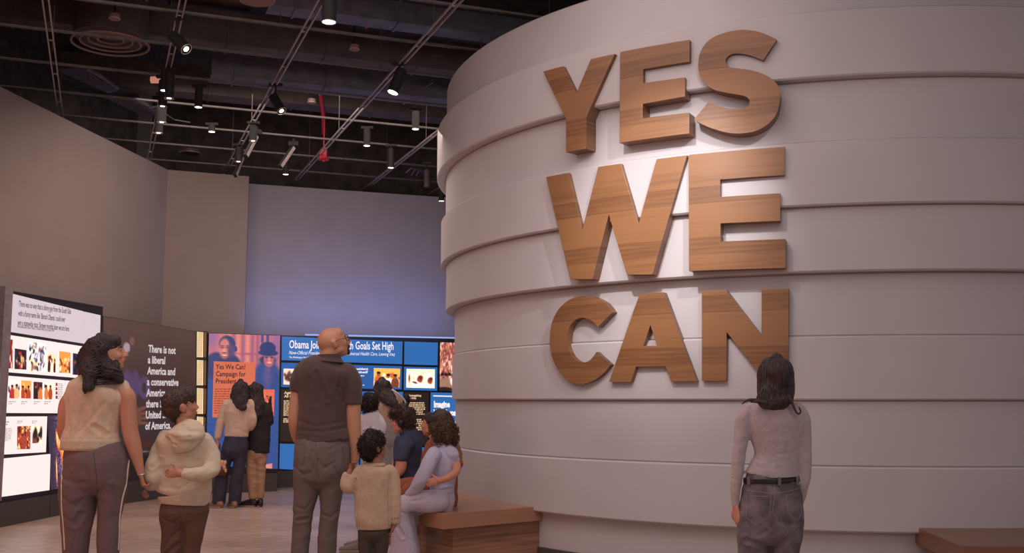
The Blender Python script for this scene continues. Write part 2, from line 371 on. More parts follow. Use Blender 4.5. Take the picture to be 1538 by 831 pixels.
def textblock(name, pl, x0, x1, y0, y1, rows, m, thing, parent, off=.056, seed=1, fillf=.55):
    # a paragraph too small to read: rows of word-length dashes
    r = random.Random(seed); u0, zt = pl.hit(x0, y0); u1, _ = pl.hit(x1, y0); _, zb = pl.hit(x0, y1); bm = bmesh.new(); n = (pl.n[0], pl.n[1], 0)
    for i in range(rows):
        z = zt + (zb - zt) * (i + .25) / rows; h = abs(zt - zb) / rows * fillf; u = u0; end = u0 + (u1 - u0) * (r.uniform(.82, 1) if i < rows - 1 else .5)
        while u < end - .004:
            L = min(r.uniform(.02, .06), end - u)
            vs = [bm.verts.new(pl.P(u + a, z + b, off)) for a, b in ((0, 0), (L, 0), (L, -h), (0, -h))]; bm.faces.new(vs); u += L + .010
    for f in bm.faces:
        if f.normal.dot(Vector(n)) < 0: f.normal_flip()
    return part(name, bm, m, thing, parent)
def picture(name, pl, pxs, nx, ny, fn, m, thing, parent=None, off=.058):
    c = pquad(pl, pxs, off); P = np.array([list(v) for v in c])
    U, V = np.meshgrid(np.linspace(0, 1, nx + 1), np.linspace(0, 1, ny + 1))
    u = U[..., None]; v = V[..., None]
    co = (P[0] * (1 - u) + P[1] * u) * (1 - v) + (P[3] * (1 - u) + P[2] * u) * v
    rgb = np.clip(fn(U, V), 0, 1); lin = np.where(rgb <= .04045, rgb / 12.92, ((rgb + .055) / 1.055) ** 2.4)
    faces = [(j * (nx + 1) + i, (j + 1) * (nx + 1) + i, (j + 1) * (nx + 1) + i + 1, j * (nx + 1) + i + 1) for j in range(ny) for i in range(nx)]
    me = bpy.data.meshes.new(name); me.from_pydata(co.reshape(-1, 3).tolist(), [], faces)
    at = me.color_attributes.new('picture', 'FLOAT_COLOR', 'POINT')
    at.data.foreach_set('color', np.concatenate([lin.reshape(-1, 3), np.ones((lin[..., 0].size, 1))], 1).ravel().astype('f'))
    return part(name, me, m, thing, parent)
def blob(img, U, V, cx, cy, rx, ry, col, soft=.25, rot=0):
    dx = U - cx; dy = V - cy; c, s = math.cos(rot), math.sin(rot); d = np.sqrt(((dx * c + dy * s) / rx) ** 2 + ((-dx * s + dy * c) / ry) ** 2)
    a = np.clip((1 + soft - d) / (2 * soft), 0, 1)[..., None]; a = a * a * (3 - 2 * a)
    return img * (1 - a) + np.array(col) / 255 * a
def noiseimg(U, V, rs, f, k=7):
    o = np.zeros_like(U)
    for i in range(k):
        a = rs.uniform(0, 6.28); ff = f * rs.uniform(.5, 1.6); o += np.sin((U * math.cos(a) + V * math.sin(a)) * ff * 6.28 + rs.uniform(0, 6.28))
    return o / k
def crowd(bg, cols, n, rmin=.05, rmax=.14, seed=1, top=.2, people=0):
    def f(U, V):
        rs = np.random.RandomState(seed); img = np.ones(U.shape + (3,)) * np.array(bg) / 255
        for i in range(n):
            c = cols[rs.randint(len(cols))]; r = rs.uniform(rmin, rmax)
            img = blob(img, U, V, rs.uniform(0, 1), rs.uniform(top, 1), r * rs.uniform(.5, 1), r * rs.uniform(.7, 1.6), c, .5, rs.uniform(-.5, .5))
        for i in range(people):
            x = (i + rs.uniform(.3, .7)) / people; y = rs.uniform(.25, .45); s = .42 / people; c = cols[rs.randint(len(cols))]
            img = blob(img, U, V, x, y + .42, s * 1.1, .38, c, .15); img = blob(img, U, V, x, y, s * .5, .12, (150, 84, 58), .2); img = blob(img, U, V, x, y - .07, s * .52, .07, (34, 20, 18), .3)
        img += noiseimg(U, V, rs, 9)[..., None] * .10
        return img
    return f
WARM = [(240, 190, 90), (160, 60, 30), (60, 25, 20), (30, 20, 25), (255, 225, 170), (200, 110, 50)]
RED = [(200, 40, 40), (250, 200, 120), (50, 20, 25), (120, 40, 30), (255, 225, 190)]
COLD = [(40, 40, 70), (110, 60, 50), (20, 18, 28), (220, 170, 110), (170, 40, 40)]
MIX = [(255, 255, 250), (30, 30, 40), (120, 80, 70), (240, 210, 120), (150, 150, 170), (60, 60, 120)]

M['box_white'] = glow('backlit_white_acrylic', s2l(255, 236, 232), .98)
M['box_pale'] = glow('backlit_pale_acrylic', s2l(222, 205, 212), .88)
M['picture_light'] = vglow('backlit_photo_print', 1.05)
M['picture_dim'] = vglow('duotone_poster_print', .62)
M['blue_screen'] = glow('blue_screen', s2l(50, 108, 178), .95)
M['blue_screen_dark'] = glow('mid_blue_screen', s2l(44, 98, 170), .9)
M['text_white'] = glow('white_screen_lettering', s2l(250, 240, 245), 1.0)
M['text_cream'] = glow('cream_screen_lettering', s2l(225, 190, 150), .9)
M['text_dark'] = mat('dark_printed_lettering', s2l(64, 48, 50), .6)
M['text_soft'] = glow('soft_grey_lettering', s2l(196, 176, 176), .8)
M['text_navy'] = mat('navy_printed_lettering', s2l(40, 30, 62), .6)
M['text_brown'] = glow('brick_printed_lettering', s2l(186, 86, 66), .62)
M['orange'] = glow('orange_poster_panel', s2l(226, 118, 86), .80)
M['dark_screen'] = glow('dark_brown_screen', s2l(52, 40, 36), .6)
def print_mat(name, rough=.6, em=0.0):
    m = vglow(name, em); m.node_tree.nodes['Principled BSDF'].inputs['Roughness'].default_value = rough; return m
M['mural'] = print_mat('mural_wall_print', .5, .10)

# ---- left wall of light boxes
PLn = VP(W0, W1, .10)
t = empty('light_box_wall', (*PLn.P(0, 0)[:2], 0)); tag(t, 'wall of white backlit photo panels at the far left edge', 'display')
def bb_panel(pl, x0, x1, yt0, yt1, yb0, yb1): return [(x0, yt0), (x1, yt1), (x1, yb1), (x0, yb0)]
u0, z0 = PLn.hit(-260, 420); 
def prism_plane(pl, ua, ub, z0, z1, o0, o1):
    return prism_z([pl.P(ua, 0, o0).xy, pl.P(ub, 0, o0).xy, pl.P(ub, 0, o1).xy, pl.P(ua, 0, o1).xy], z0, z1)
uR, zT = PLn.hit(151, 474); uL, zTL = PLn.hit(8, 436)
part('black_backing', prism_plane(PLn, uL - 3.2, uR, .27, zTL, -.08, .03), M['black_frame'], t)
for k in range(6):
    a = uR - (k + 1) * 1.07; part('base_panel', prism_plane(PLn, a + .006, a + 1.064, 0, .265, -.08, .045), M['base'], t)
part('edge_post', prism_plane(PLn, uL - .16, uL - .01, .3, zTL + .03, .03, .10), M['rail'], t)
B1 = panel('light_panel', PLn, [(8.4, 440.5), (120.3, 468), (119, 515.8), (6.7, 498)], M['box_pale'], t)
text('quotation_text', PLn, 'There was no way that a skinny guy from the South Side\nwith a funny name like \u2018Barack Obama\u2019 could ever\nwin a statewide race. Sixteen months later we are here.', 21.5, 101, 451.5, 489, M['text_dark'], t, B1, bold=.012, ls=1.15)
text('credit_text', PLn, 'Illinois state senator Barack Obama, US Senate primary victory speech, 2004', 19.5, 75, 488, 493.5, M['text_dark'], t, B1, bold=.01)
panel('light_panel', PLn, [(122.3, 468.6), (145.6, 473.8), (144.6, 519.6), (120.8, 516.2)], M['box_pale'], t)
def photo(pl, P, x0, x1, y0, y1, fn, off=.056, sk=0.0, nx=22, ny=28, name='photo_print'):
    return picture(name, pl, [(x0, y0), (x1, y0 + sk * (x1 - x0)), (x1 - .3, y1 + sk * .4 * (x1 - x0)), (x0 - .3, y1)], nx, ny, fn, M['picture_light'], t, P, off)
A2 = panel('light_panel', PLn, [(4.8, 503), (79.4, 514.3), (77.6, 565), (4.3, 559)], M['box_white'], t)
photo(PLn, A2, 5.5, 12, 509.5, 553.5, crowd((120, 30, 30), RED, 14, seed=1), sk=.15)
photo(PLn, A2, 15, 33, 523.5, 554.5, crowd((50, 24, 34), COLD, 26, seed=2), sk=.15)
photo(PLn, A2, 37, 62.5, 513.5, 557, crowd((240, 225, 215), MIX, 70, .04, .09, seed=3, top=0), sk=.15, nx=34, ny=40)
photo(PLn, A2, 64.5, 77, 530.5, 559, crowd((250, 205, 160), RED, 12, seed=4, people=3), sk=.15)
B2 = panel('light_panel', PLn, [(81.8, 514.8), (146, 524.8), (144, 570.5), (80, 565.3)], M['box_white'], t)
photo(PLn, B2, 82.5, 99.5, 527.5, 560, crowd((220, 140, 60), WARM, 26, seed=5, top=.4), sk=.15)
photo(PLn, B2, 103, 119.5, 530.5, 563, crowd((44, 38, 66), COLD, 10, seed=6, people=2), sk=.15)
photo(PLn, B2, 124, 138, 533, 564, crowd((190, 120, 60), WARM, 14, seed=7), sk=.15)
A3 = panel('light_panel', PLn, [(4, 564.5), (91.8, 571.6), (89.2, 621), (2, 620.5)], M['box_white'], t)
for x0, x1, y0, y1, bg, cc, sd in ((5.5, 22.5, 570.5, 598.5, (240, 220, 210), COLD, 8), (25, 40, 571.5, 598.5, (230, 150, 70), WARM, 9), (43.5, 57, 573.5, 599.5, (70, 30, 30), WARM, 10), (60, 73.5, 575, 600, (250, 225, 200), WARM, 11)):
    photo(PLn, A3, x0, x1, y0, y1, crowd(bg, cc, 16, seed=sd, people=2), sk=.07)
for i in range(4): photo(PLn, A3, 77, 80, 575.3 + i * 6.4, 580 + i * 6.4, crowd((120, 40, 40), RED, 4, seed=20 + i), sk=.05, nx=4, ny=5)
textblock('caption_text', PLn, 81, 89, 575.5, 600, 9, M['text_soft'], t, A3, seed=3)
for x in (6, 25, 44, 60): textblock('caption_text', PLn, x, x + 11, 602, 608, 2, M['text_soft'], t, A3, seed=x)
B3 = panel('light_panel', PLn, [(94.3, 571.8), (148, 576.5), (146, 621.3), (91.6, 621)], M['box_white'], t)
textblock('caption_text', PLn, 95, 110, 577, 590, 4, M['text_soft'], t, B3, seed=9)
A4 = panel('light_panel', PLn, [(0.5, 626), (65, 625.7), (63, 679.4), (0, 683)], M['box_white'], t)
panel('light_panel', PLn, [(-62, 626.3), (-2, 626), (-2, 683.2), (-62, 687)], M['box_white'], t)
text('heading_text', PLn, 'On the\nTrail', 1, 6.5, 632.5, 639, M['text_dark'], t, A4, bold=.03)
textblock('caption_text', PLn, 1, 12, 643, 663, 10, M['text_soft'], t, A4, seed=12)
for x in (19, 41): textblock('caption_text', PLn, x, x + 9, 631.5, 637, 3, M['text_soft'], t, A4, seed=x)
photo(PLn, A4, 18.8, 39, 640.5, 675, crowd((150, 60, 40), WARM, 60, .03, .07, seed=13, top=0), sk=-.02)
photo(PLn, A4, 42, 57, 640, 666, crowd((250, 230, 190), [(40, 26, 24), (120, 60, 40), (30, 20, 20)], 9, .15, .25, seed=14, top=.4), sk=-.02)
A5 = panel('light_panel', PLn, [(0.5, 689), (69.8, 682.3), (68.4, 736.4), (0.5, 746)], M['box_white'], t)
panel('light_panel', PLn, [(-70, 696), (-2, 689.3), (-2, 746.4), (-70, 757)], M['box_white'], t)
panel('light_panel', PLn, [(-70, 556), (3, 564.4), (1, 620.5), (-70, 620)], M['box_white'], t)
def fire(U, V):
    rs = np.random.RandomState(5); img = np.ones(U.shape + (3,)) * np.array((52, 42, 56)) / 255
    n = rs.rand(*U.shape); mask = np.clip((U - .12) * 2.2, 0, 1)
    sp = (n > .80) * mask; img = img * (1 - sp[..., None] * .75) + sp[..., None] * .75 * np.stack([.85 + 0 * U, .60 + .2 * np.sin(U * 40), .75 + 0 * U], -1)
    sp2 = (rs.rand(*U.shape) > .86) * mask; img = img * (1 - sp2[..., None]) + sp2[..., None] * np.array([.35, .34, .85])
    for (x, y, rx, ry, ro) in ((.38, .33, .05, .12, -.3), (.50, .42, .06, .12, -.5), (.62, .52, .08, .14, .2), (.7, .62, .10, .15, .1), (.30, .75, .02, .16, 0), (.66, .8, .05, .2, .15)):
        img = blob(img, U, V, x, y, rx * 1.4, ry * 1.2, (226, 90, 30), .4, ro); img = blob(img, U, V, x, y, rx * .8, ry * .9, (255, 220, 140), .4, ro)
    return img
picture('video_screen', PLn, [(66.5, 624.5), (104, 624.5), (103, 731.5), (71.5, 736)], 36, 70, fire, M['picture_light'], t, None, .04)

# ---- dark mural wall with the quotation
PLm = VP(PLn.P(PLn.hit(154.5, 475)[0], 0, .02).xy, atY(294.5, 600, 15.72).xy)
um0, _ = PLm.hit(154.5, 475); um1, zm1 = PLm.hit(294, 497.5); _, zm0 = PLm.hit(154.5, 474.5)
t = empty('mural_wall', (*PLm.P(0, 0)[:2], 0)); tag(t, 'dark taupe mural wall with white quotation about the United States', 'mural')
part('mural_board', quad_box([PLm.P(um0, zm0), PLm.P(um1, zm1), PLm.P(um1, .0), PLm.P(um0, .0)], .1, (PLm.n[0], PLm.n[1], 0)), M['base'], t)
def mural(U, V):
    rs = np.random.RandomState(2); X = 155 + U * 139; Y = 475 + V * 262
    img = np.ones(U.shape + (3,)) * np.array((112, 92, 88)) / 255
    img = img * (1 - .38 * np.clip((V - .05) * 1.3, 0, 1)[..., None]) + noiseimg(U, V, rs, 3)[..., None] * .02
    img = blob(img, X, Y, 190, 640, 60, 60, (84, 68, 74), 1.0)
    img = blob(img, X, Y, 187, 519.5, 4.6, 8.2, (214, 200, 222), .12); img = blob(img, X, Y, 194.5, 508, 3.6, 7, (150, 116, 108), .2)
    for a in (175, 188, 199): img = blob(img, X, Y, a, 578, 7, 22, (112, 96, 152), .3)
    img = blob(img, X, Y, 212.5, 584, 9, 19, (112, 98, 150), .15); img = blob(img, X, Y, 212, 584, 3, 9, (84, 68, 74), .2)
    for (x, y, r) in ((209, 619, -.5), (211, 627, -.25), (212, 635, -.1), (211, 643, 0)): img = blob(img, X, Y, x, y, 7.5, 2.7, (158, 112, 92), .2, r)
    img = blob(img, X, Y, 203, 632, 5, 15, (148, 104, 88), .2)
    img = blob(img, X, Y, 215, 678, 26, 6, (104, 60, 52), .3, .1); img = blob(img, X, Y, 240, 672, 6, 18, (50, 40, 42), .2)
    img = blob(img, X, Y, 214, 691, 14, .9, (190, 180, 190), .5, .15)
    img = blob(img, X, Y, 200, 722, 70, 26, (44, 38, 40), .4)
    return img
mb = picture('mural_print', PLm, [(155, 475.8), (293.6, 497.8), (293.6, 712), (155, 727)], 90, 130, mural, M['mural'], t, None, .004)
text('quotation_text', PLm, 'There is not\na liberal\nAmerica and\na conservative\nAmerica\u2014\nthere is the\nUnited States\nof America.', 222, 269.5, 518, 646, glow('pale_mural_lettering', s2l(232, 220, 222), .72), t, mb, off=.009, bold=.03, ls=1.05)

# ---- lit lattice column
PLp = VP(atY(293.5, 600, 15.74).xy, atY(421.5, 600, 16.26).xy)
t = empty('lattice_column', (*PLp.P(0, 0)[:2], 0)); tag(t, 'narrow column of stacked glowing lattice panels beside the dark mural', 'light column')
u0, zt = PLp.hit(294, 497.5); u1, _ = PLp.hit(311.8, 499)
part('frame', prism_plane(PLp, u0, u1, 0, zt, -.12, .0), M['black_frame'], t)
lat = glow('warm_backlit_lattice', s2l(255, 226, 176), 1.05); lat2 = mat('bronze_side_strip', s2l(150, 112, 84), .5)
for y0, y1 in ((498.5, 537), (541, 579), (583, 622), (626, 664), (668, 702)):
    p = panel('lattice_panel', PLp, [(295.8, y0), (305, y0 + .6), (304.6, y1), (295.4, y1)], lat, t, None, .03, .02)
    ua, za = PLp.hit(295.8, y0); ub, _ = PLp.hit(305, y0); _, zb = PLp.hit(295.8, y1); bm = bmesh.new()
    for k in range(1, 5):
        u = ua + (ub - ua) * k / 5; bm_box(bm, PLp.P(u, (za + zb) / 2, .023), (.004, .004, za - zb))
    z = zb
    while z < za: bm_box(bm, PLp.P((ua + ub) / 2, z, .023), (abs(ub - ua), .006, .004), Matrix.Rotation(math.atan2(PLp.u[1], PLp.u[0]), 3, 'Z')); z += .021
    g = part('lattice_grid', bm, mat('warm_lattice_wire', s2l(196, 150, 104), .5) if 'lw' not in M else M['lw'], t, p); M['lw'] = g.data.materials[0]; g['kind'] = 'stuff'
    panel('side_strip', PLp, [(306.3, y0 + 1), (309.8, y0 + 1), (309.4, y1), (305.9, y1)], lat2, t, None, .02, .012)

# ---- duotone campaign poster
t = empty('campaign_poster', (*PLp.P(PLp.hit(315, 600)[0], 0)[:2], 0)); tag(t, 'tall blue and coral poster wall with two smiling people and an orange text panel', 'poster')
ua, zt = PLp.hit(312.8, 500.2); ub, zt2 = PLp.hit(421, 503.8)
part('poster_board', quad_box([PLp.P(ua, zt, .03), PLp.P(ub, zt2, .03), PLp.P(ub, .28, .03), PLp.P(ua, .28, .03)], .12, (PLp.n[0], PLp.n[1], 0)), M['black_frame'], t)
part('base_panel', prism_plane(PLp, ua - .4, ub, 0, .275, -.08, .05), M['base'], t)
def poster(U, V):
    rs = np.random.RandomState(8); X = 313.5 + U * 106.5; Y = 501 + V * 203
    top = np.clip((562 - Y + (X - 366) * .0) / 14, 0, 1)[..., None]
    coral = np.array((196, 116, 122)) / 255; blue = np.array((52, 84, 150)) / 255
    img = coral * top + blue * (1 - top)
    for x in (343, 350, 357, 364, 371, 378, 386): img = blob(img, X, Y, x, 525, 2.2, 45, (222, 138, 128) if x % 2 else (150, 96, 128), .9)
    img = blob(img, X, Y, 318, 505, 9, 20, (150, 104, 150), .8); img = blob(img, X, Y, 415, 515, 10, 25, (150, 104, 150), .8)
    img = blob(img, X, Y, 376, 531, 22, 1.4, (160, 90, 116), .8)
    for x in (393, 401): img = blob(img, X, Y, x, 506, 2.2, 9, (66, 80, 140), .4)
    img = blob(img, X, Y, 326, 552, 19, 22, (58, 66, 116), .12); img = blob(img, X, Y, 345, 552, 17, 20, (52, 62, 112), .12)
    # man
    img = blob(img, X, Y, 340.5, 517.5, 12.2, 14, (54, 62, 110), .10); img = blob(img, X, Y, 336.8, 524, 8.2, 15.5, (202, 124, 116), .22)
    img = blob(img, X, Y, 353, 524, 2.6, 4.3, (62, 66, 112), .2); img = blob(img, X, Y, 346.5, 527, 5, 11, (84, 72, 116), .5)
    for x in (333, 341.5): img = blob(img, X, Y, x, 522.2, 3.2, 1.6, (120, 78, 108), .6); img = blob(img, X, Y, x, 519.4, 3.2, .7, (90, 66, 102), .5)
    img = blob(img, X, Y, 336.5, 527, 2.2, 3.2, (232, 146, 128), .5); img = blob(img, X, Y, 336.5, 530.5, 3.4, 1.0, (110, 74, 108), .6)
    img = blob(img, X, Y, 336.8, 535, 5.0, 2.2, (150, 88, 104), .5); img = blob(img, X, Y, 336.8, 534.4, 3.8, 1.1, (244, 190, 176), .4)
    # woman in a dark cloche hat
    img = blob(img, X, Y, 401.5, 566, 19, 28, (54, 76, 140), .2); img = blob(img, X, Y, 402, 565, 6, 14, (90, 88, 140), .8)
    img = blob(img, X, Y, 401.8, 539, 12.5, 7, (48, 60, 112), .25); img = blob(img, X, Y, 403.5, 538.5, 8, 12, (176, 104, 116), .2)
    img = blob(img, X, Y, 401.5, 521, 12.2, 10, (44, 60, 112), .10); img = blob(img, X, Y, 402.3, 528, 15, 5, (44, 60, 112), .12)
    for x in (400, 408): img = blob(img, X, Y, x, 535, 2.4, 1.2, (60, 54, 100), .5)
    img = blob(img, X, Y, 404, 538, 1.6, 2.4, (222, 140, 130), .5); img = blob(img, X, Y, 404.3, 543, 3.4, 1.4, (240, 180, 170), .4)
    img = blob(img, X, Y, 402, 554.5, 5, 2.2, (110, 84, 130), .4)
    tri = np.clip((Y - 697 + (X - 395) * .22 - 2), 0, 1) * np.clip(X - 393, 0, 1) * np.clip(412 - X, 0, 1); img = img * (1 - tri[..., None]) + tri[..., None] * np.array((226, 150, 140)) / 255
    return img + rs.uniform(-.025, .025, U.shape)[..., None]
pp = picture('poster_print', PLp, [(313.5, 501), (420, 504.6), (416.5, 704.5), (309, 699)], 120, 210, poster, M['picture_dim'], t, None, .034)
op = panel('text_panel', PLp, [(320.5, 543), (383, 545), (381, 630), (318.5, 627)], M['orange'], t, pp, .012, .046)
text('heading_text', PLp, 'Yes We Can!\nCampaign for\nPresident', 323.5, 368.5, 547, 576.5, M['text_navy'], t, pp, off=.050, bold=.014)
textblock('body_text', PLp, 322, 377, 583, 622, 11, M['text_brown'], t, pp, off=.049, seed=5, fillf=.5)
picture('inset_photo', PLp, [(393.5, 585), (411.5, 585.5), (410.5, 625), (392.5, 624.5)], 24, 34, crowd((226, 110, 84), [(200, 60, 50), (140, 40, 44), (240, 150, 120)], 24, seed=31), M['picture_dim'], t, pp, .046)

# ---- media wall of blue screens
PLw = VP(W3, W4, .14)
t = empty('media_wall', (*PLw.P(PLw.hit(422, 600)[0], 0)[:2], 0)); tag(t, 'wide media wall of framed blue screens with newspaper headline and photos', 'display')
ua, zt = PLw.hit(421, 504); ub, _ = PLw.hit(760, 510)
part('black_backing', prism_plane(PLw, ua, ub, .27, zt, -.12, .02), M['black_frame'], t)
for k in range(7): part('base_panel', prism_plane(PLw, ua + k * .8 + .004, ua + k * .8 + .796, 0, .265, -.1, .04), M['base'], t)
glowstrip = glow('blue_white_light_strip', s2l(150, 180, 235), .9)
part('light_strip', prism_plane(PLw, ua + .4, ub, zt + .008, zt + .03, -.02, .03), glowstrip, t)
S = lambda pxs, m=M['blue_screen']: panel('screen', PLw, pxs, m, t, None, .03, .045)
s1 = S([(423, 505.8), (603.6, 513.6), (603, 547.3), (422.6, 541.3)])
text('headline_text', PLw, 'Obama Joins Race With Goals Set High', 434, 590, 511.2, 527.5, M['text_white'], t, s1, off=.049, bold=.012)
text('subheading_text', PLw, 'Now-Official Presidential Hopeful Touts Universal Health Care, Leaving Iraq', 433.5, 592, 527.3, 534.3, M['text_white'], t, s1, off=.049, bold=.0, shear=.3)
text('credit_text', PLw, 'The Washington Post February 11, 2007', 433.5, 483.5, 535.6, 539, M['text_white'], t, s1, off=.049, bold=.01)
S([(607, 513.5), (656.5, 515), (656, 549), (606.6, 547.7)])
s3 = S([(422.4, 545), (602.8, 550.6), (602.3, 585.2), (422, 581.7)], M['blue_screen_dark'])
ph = lambda P, pxs, fn, nx=40, ny=26: picture('photo_print', PLw, pxs, nx, ny, fn, M['picture_light'], t, P, .05)
ph(s3, [(425.3, 554), (450, 554.6), (449.6, 578.5), (425, 577.8)], crowd((230, 205, 190), [(120, 60, 50), (70, 40, 36), (255, 250, 245), (60, 60, 50)], 20, .06, .16, seed=41))
text('heading_text', PLw, 'Can he run for president\nand be well trained?', 490, 552, 552, 560.5, M['text_white'], t, s3, off=.049, bold=.03, align='RIGHT')
textblock('body_text', PLw, 541, 551, 563.5, 566, 1, M['text_white'], t, s3, off=.049, seed=3)
textblock('body_text', PLw, 541, 551, 577.5, 580, 1, M['text_white'], t, s3, off=.049, seed=4)
ph(s3, [(560.5, 553.2), (600, 554.2), (598.7, 582.5), (560, 581)], crowd((236, 176, 80), [(250, 200, 100), (110, 60, 40), (60, 34, 30), (255, 245, 230), (200, 90, 60)], 16, .05, .13, seed=42, top=.35, people=3))
s4 = S([(606.4, 551.3), (655.8, 552.3), (655.3, 587.3), (606, 586)])
def couple(U, V):
    img = crowd((250, 232, 200), [(255, 255, 250), (240, 214, 160), (250, 240, 220)], 30, .05, .12, seed=43)(U, V)
    for x, y, r in ((.47, .55, .10), (.83, .62, .09)):
        img = blob(img, U, V, x, y, r, r * 1.9, (150, 60, 40), .2); img = blob(img, U, V, x + .03, y - .1, r * .8, r * 1.1, (104, 40, 30), .4); img = blob(img, U, V, x - .1, y + .35, r * 1.8, .22, (255, 250, 245), .3)
    img = blob(img, U, V, .30, .72, .10, .05, (120, 60, 40), .3, .5); return blob(img, U, V, .1, .5, .03, .22, (150, 70, 40), .3)
ph(s4, [(609.5, 554.3), (652, 555), (651.6, 583.5), (609, 582.5)], couple)
def tallpic(U, V):
    img = crowd((180, 110, 92), [(216, 150, 130), (130, 70, 58), (240, 190, 176), (110, 56, 46)], 300, .02, .05, seed=44, top=0)(U, V)
    for k in range(7): img = blob(img, U, V, .1 + k * .13, .66 + .02 * math.sin(k * 3), .06, .035, (36, 26, 28), .3)
    img = blob(img, U, V, .3, .85, .4, .12, (150, 112, 92), .3); img = blob(img, U, V, .5, .83, .14, .07, (240, 225, 215), .3, .6); return blob(img, U, V, .2, .97, .3, .05, (40, 30, 30), .3)
ph(None, [(660, 514.5), (700, 516), (699, 589), (659, 587)], tallpic, 50, 90)
s6 = S([(421.6, 585), (456, 585.7), (454.5, 664.2), (420.3, 663)], M['dark_screen'])
text('heading_text', PLw, 'Against\nAll Odds', 426, 447, 588, 597.5, M['text_cream'], t, s6, off=.049, bold=.05)
textblock('body_text', PLw, 425.5, 448, 601, 625, 12, M['text_cream'], t, s6, off=.049, seed=7, fillf=.6)
textblock('body_text', PLw, 425, 448, 628, 635, 3, M['text_cream'], t, s6, off=.049, seed=8, fillf=.7)
S([(420.2, 666.5), (454.5, 667.6), (453.8, 706.6), (419.2, 704.3)])
s7 = S([(459, 586), (540, 588), (538.5, 665), (457.5, 663.7)])
s8 = S([(543, 588.2), (604.5, 589), (603.5, 667.5), (541.5, 665.5)])
text('heading_text', PLw, 'Help Make\nHistory', 548, 570, 590, 600, M['text_brown'], t, s8, off=.049, bold=.04)
S([(457.2, 667.8), (538.5, 670), (537.5, 711), (456.5, 707)]); S([(541.4, 670), (603.3, 672), (602, 714), (540.5, 711)])
s9 = S([(607.8, 589), (643, 590), (641.6, 669), (606.6, 667.7)], M['dark_screen'])
text('heading_text', PLw, 'Strategizing\nto Win', 611.5, 631.5, 592.5, 600, M['text_cream'], t, s9, off=.049, bold=.05)
textblock('body_text', PLw, 613, 638, 604, 626, 9, M['text_cream'], t, s9, off=.049, seed=17, fillf=.6)
textblock('body_text', PLw, 612, 636, 629, 650, 7, M['text_cream'], t, s9, off=.049, seed=18, fillf=.6)
S([(606.4, 671.5), (641.3, 672.5), (640, 715), (605.4, 714)]); S([(644.6, 673.5), (744, 676), (743, 722), (643.6, 716)])
s10 = S([(646.5, 589.6), (745, 592), (744, 672), (645, 669.6)])
part('rule_line', quad_box(pquad(PLw, [(649.7, 594), (700, 595.2), (700, 597), (649.7, 595.8)], .049), .003, (PLw.n[0], PLw.n[1], 0)), M['text_white'], t, s10)
text('heading_text', PLw, 'Imagine\nYour Impact', 649.5, 690, 602.5, 628, M['text_white'], t, s10, off=.049, bold=.05)
textblock('body_text', PLw, 672, 700, 632, 650, 4, M['text_white'], t, s10, off=.049, seed=20)
# ================================================================ CEILING GRID, DUCTS, FITTINGS
GA = math.radians(-21.5); da = np.array([math.sin(GA), math.cos(GA)]); db = np.array([math.cos(GA), -math.sin(GA)]); GZ = 5.05
def G(s, tt, z=GZ): q = db * s + da * tt; return Vector((q[0], q[1], z))
t = empty('ceiling_rail_grid', (0, 9, GZ)); tag(t, 'grid of thin grey metal channels hung below the black ceiling', 'ceiling grid')
def clipR(p):   # keep the rails inside the hall
    return -8.2 < p.x < 9 and 0 < p.y < 19.6
def rail(a, b, wd, twin, z=GZ):
    bm = bmesh.new(); a = Vector(a); b = Vector(b); d = (b - a); L = d.length; c = (a + b) / 2; R = d.to_track_quat('Y', 'Z').to_matrix()
    for o in ((-1, 1) if twin else (0,)):
        bm_box(bm, c + R @ Vector((o * wd * .38, 0, 0)), (wd * (.2 if twin else 1), L, .022), R)
    if twin:
        k = -L / 2 + .2
        while k < L / 2: bm_box(bm, c + R @ Vector((0, k, 0)) + Vector((0, 0, .012)), (wd * .8, .03, .008), R); k += 1.2
    return bm
for s in (-1.8, -.6, .575, 1.765, 2.945, 4.2, 5.4, 6.6):
    L = [k for k in np.arange(4, 21, .25) if clipR(G(s, k))]
    part('long_rail', rail(G(s, min(L)), G(s, max(L)), .07, True), M['rail'], t)
for tt in (7.9, 9.02, 10.15, 11.15, 12.28, 13.42, 14.55, 15.68, 16.8, 17.9):
    L = [k for k in np.arange(-9, 14, .25) if clipR(G(k, tt))]
    part('cross_rail', rail(G(min(L), tt, GZ + .035), G(max(L), tt, GZ + .035), .038, False), M['rail2'], t)
for s in (-1.8, -.6, .575, 1.765, 2.945, 4.2):
    for tt in (9.6, 11.7, 14.0, 16.2):
        if clipR(G(s, tt)):
            bm = bmesh.new(); bm_tube(bm, G(s, tt, GZ), G(s, tt, 6.55), .006, 6); part('hanger_rod', bm, M['rail2'], t)
# ducts and beams above the grid
def duct(a, b, wd, ht, label, m, cat='duct', name='air_duct'):
    bm = bmesh.new(); d = Vector(b) - Vector(a); R = d.to_track_quat('Y', 'Z').to_matrix(); bm_box(bm, (0, 0, 0), (wd, d.length, ht), R)
    o = link(name, bm, m); o.location = (Vector(a) + Vector(b)) / 2
    k = -d.length / 2 + .3
    while k < d.length / 2: f = bmesh.new(); bm_box(f, R @ Vector((0, k, 0)), (wd + .03, .03, ht + .03), R); link('flange_ring', f, m, o); k += 1.2
    return tag(o, label, cat)
duct(G(1.2, 13.9, 5.75), G(5.6, 13.9, 5.75), .42, .30, 'long pale grey duct crossing above the far rails near the red alarm', M['duct_light'])
duct(G(1.6, 11.6, 5.9), G(5.2, 11.6, 5.9), .30, .25, 'short grey duct above the middle rails by the red pipe', M['duct_light'])
duct(G(-2.4, 10.6, 5.7), G(.4, 10.6, 5.7), .9, .4, 'wide black duct above the left rails', M['duct'])
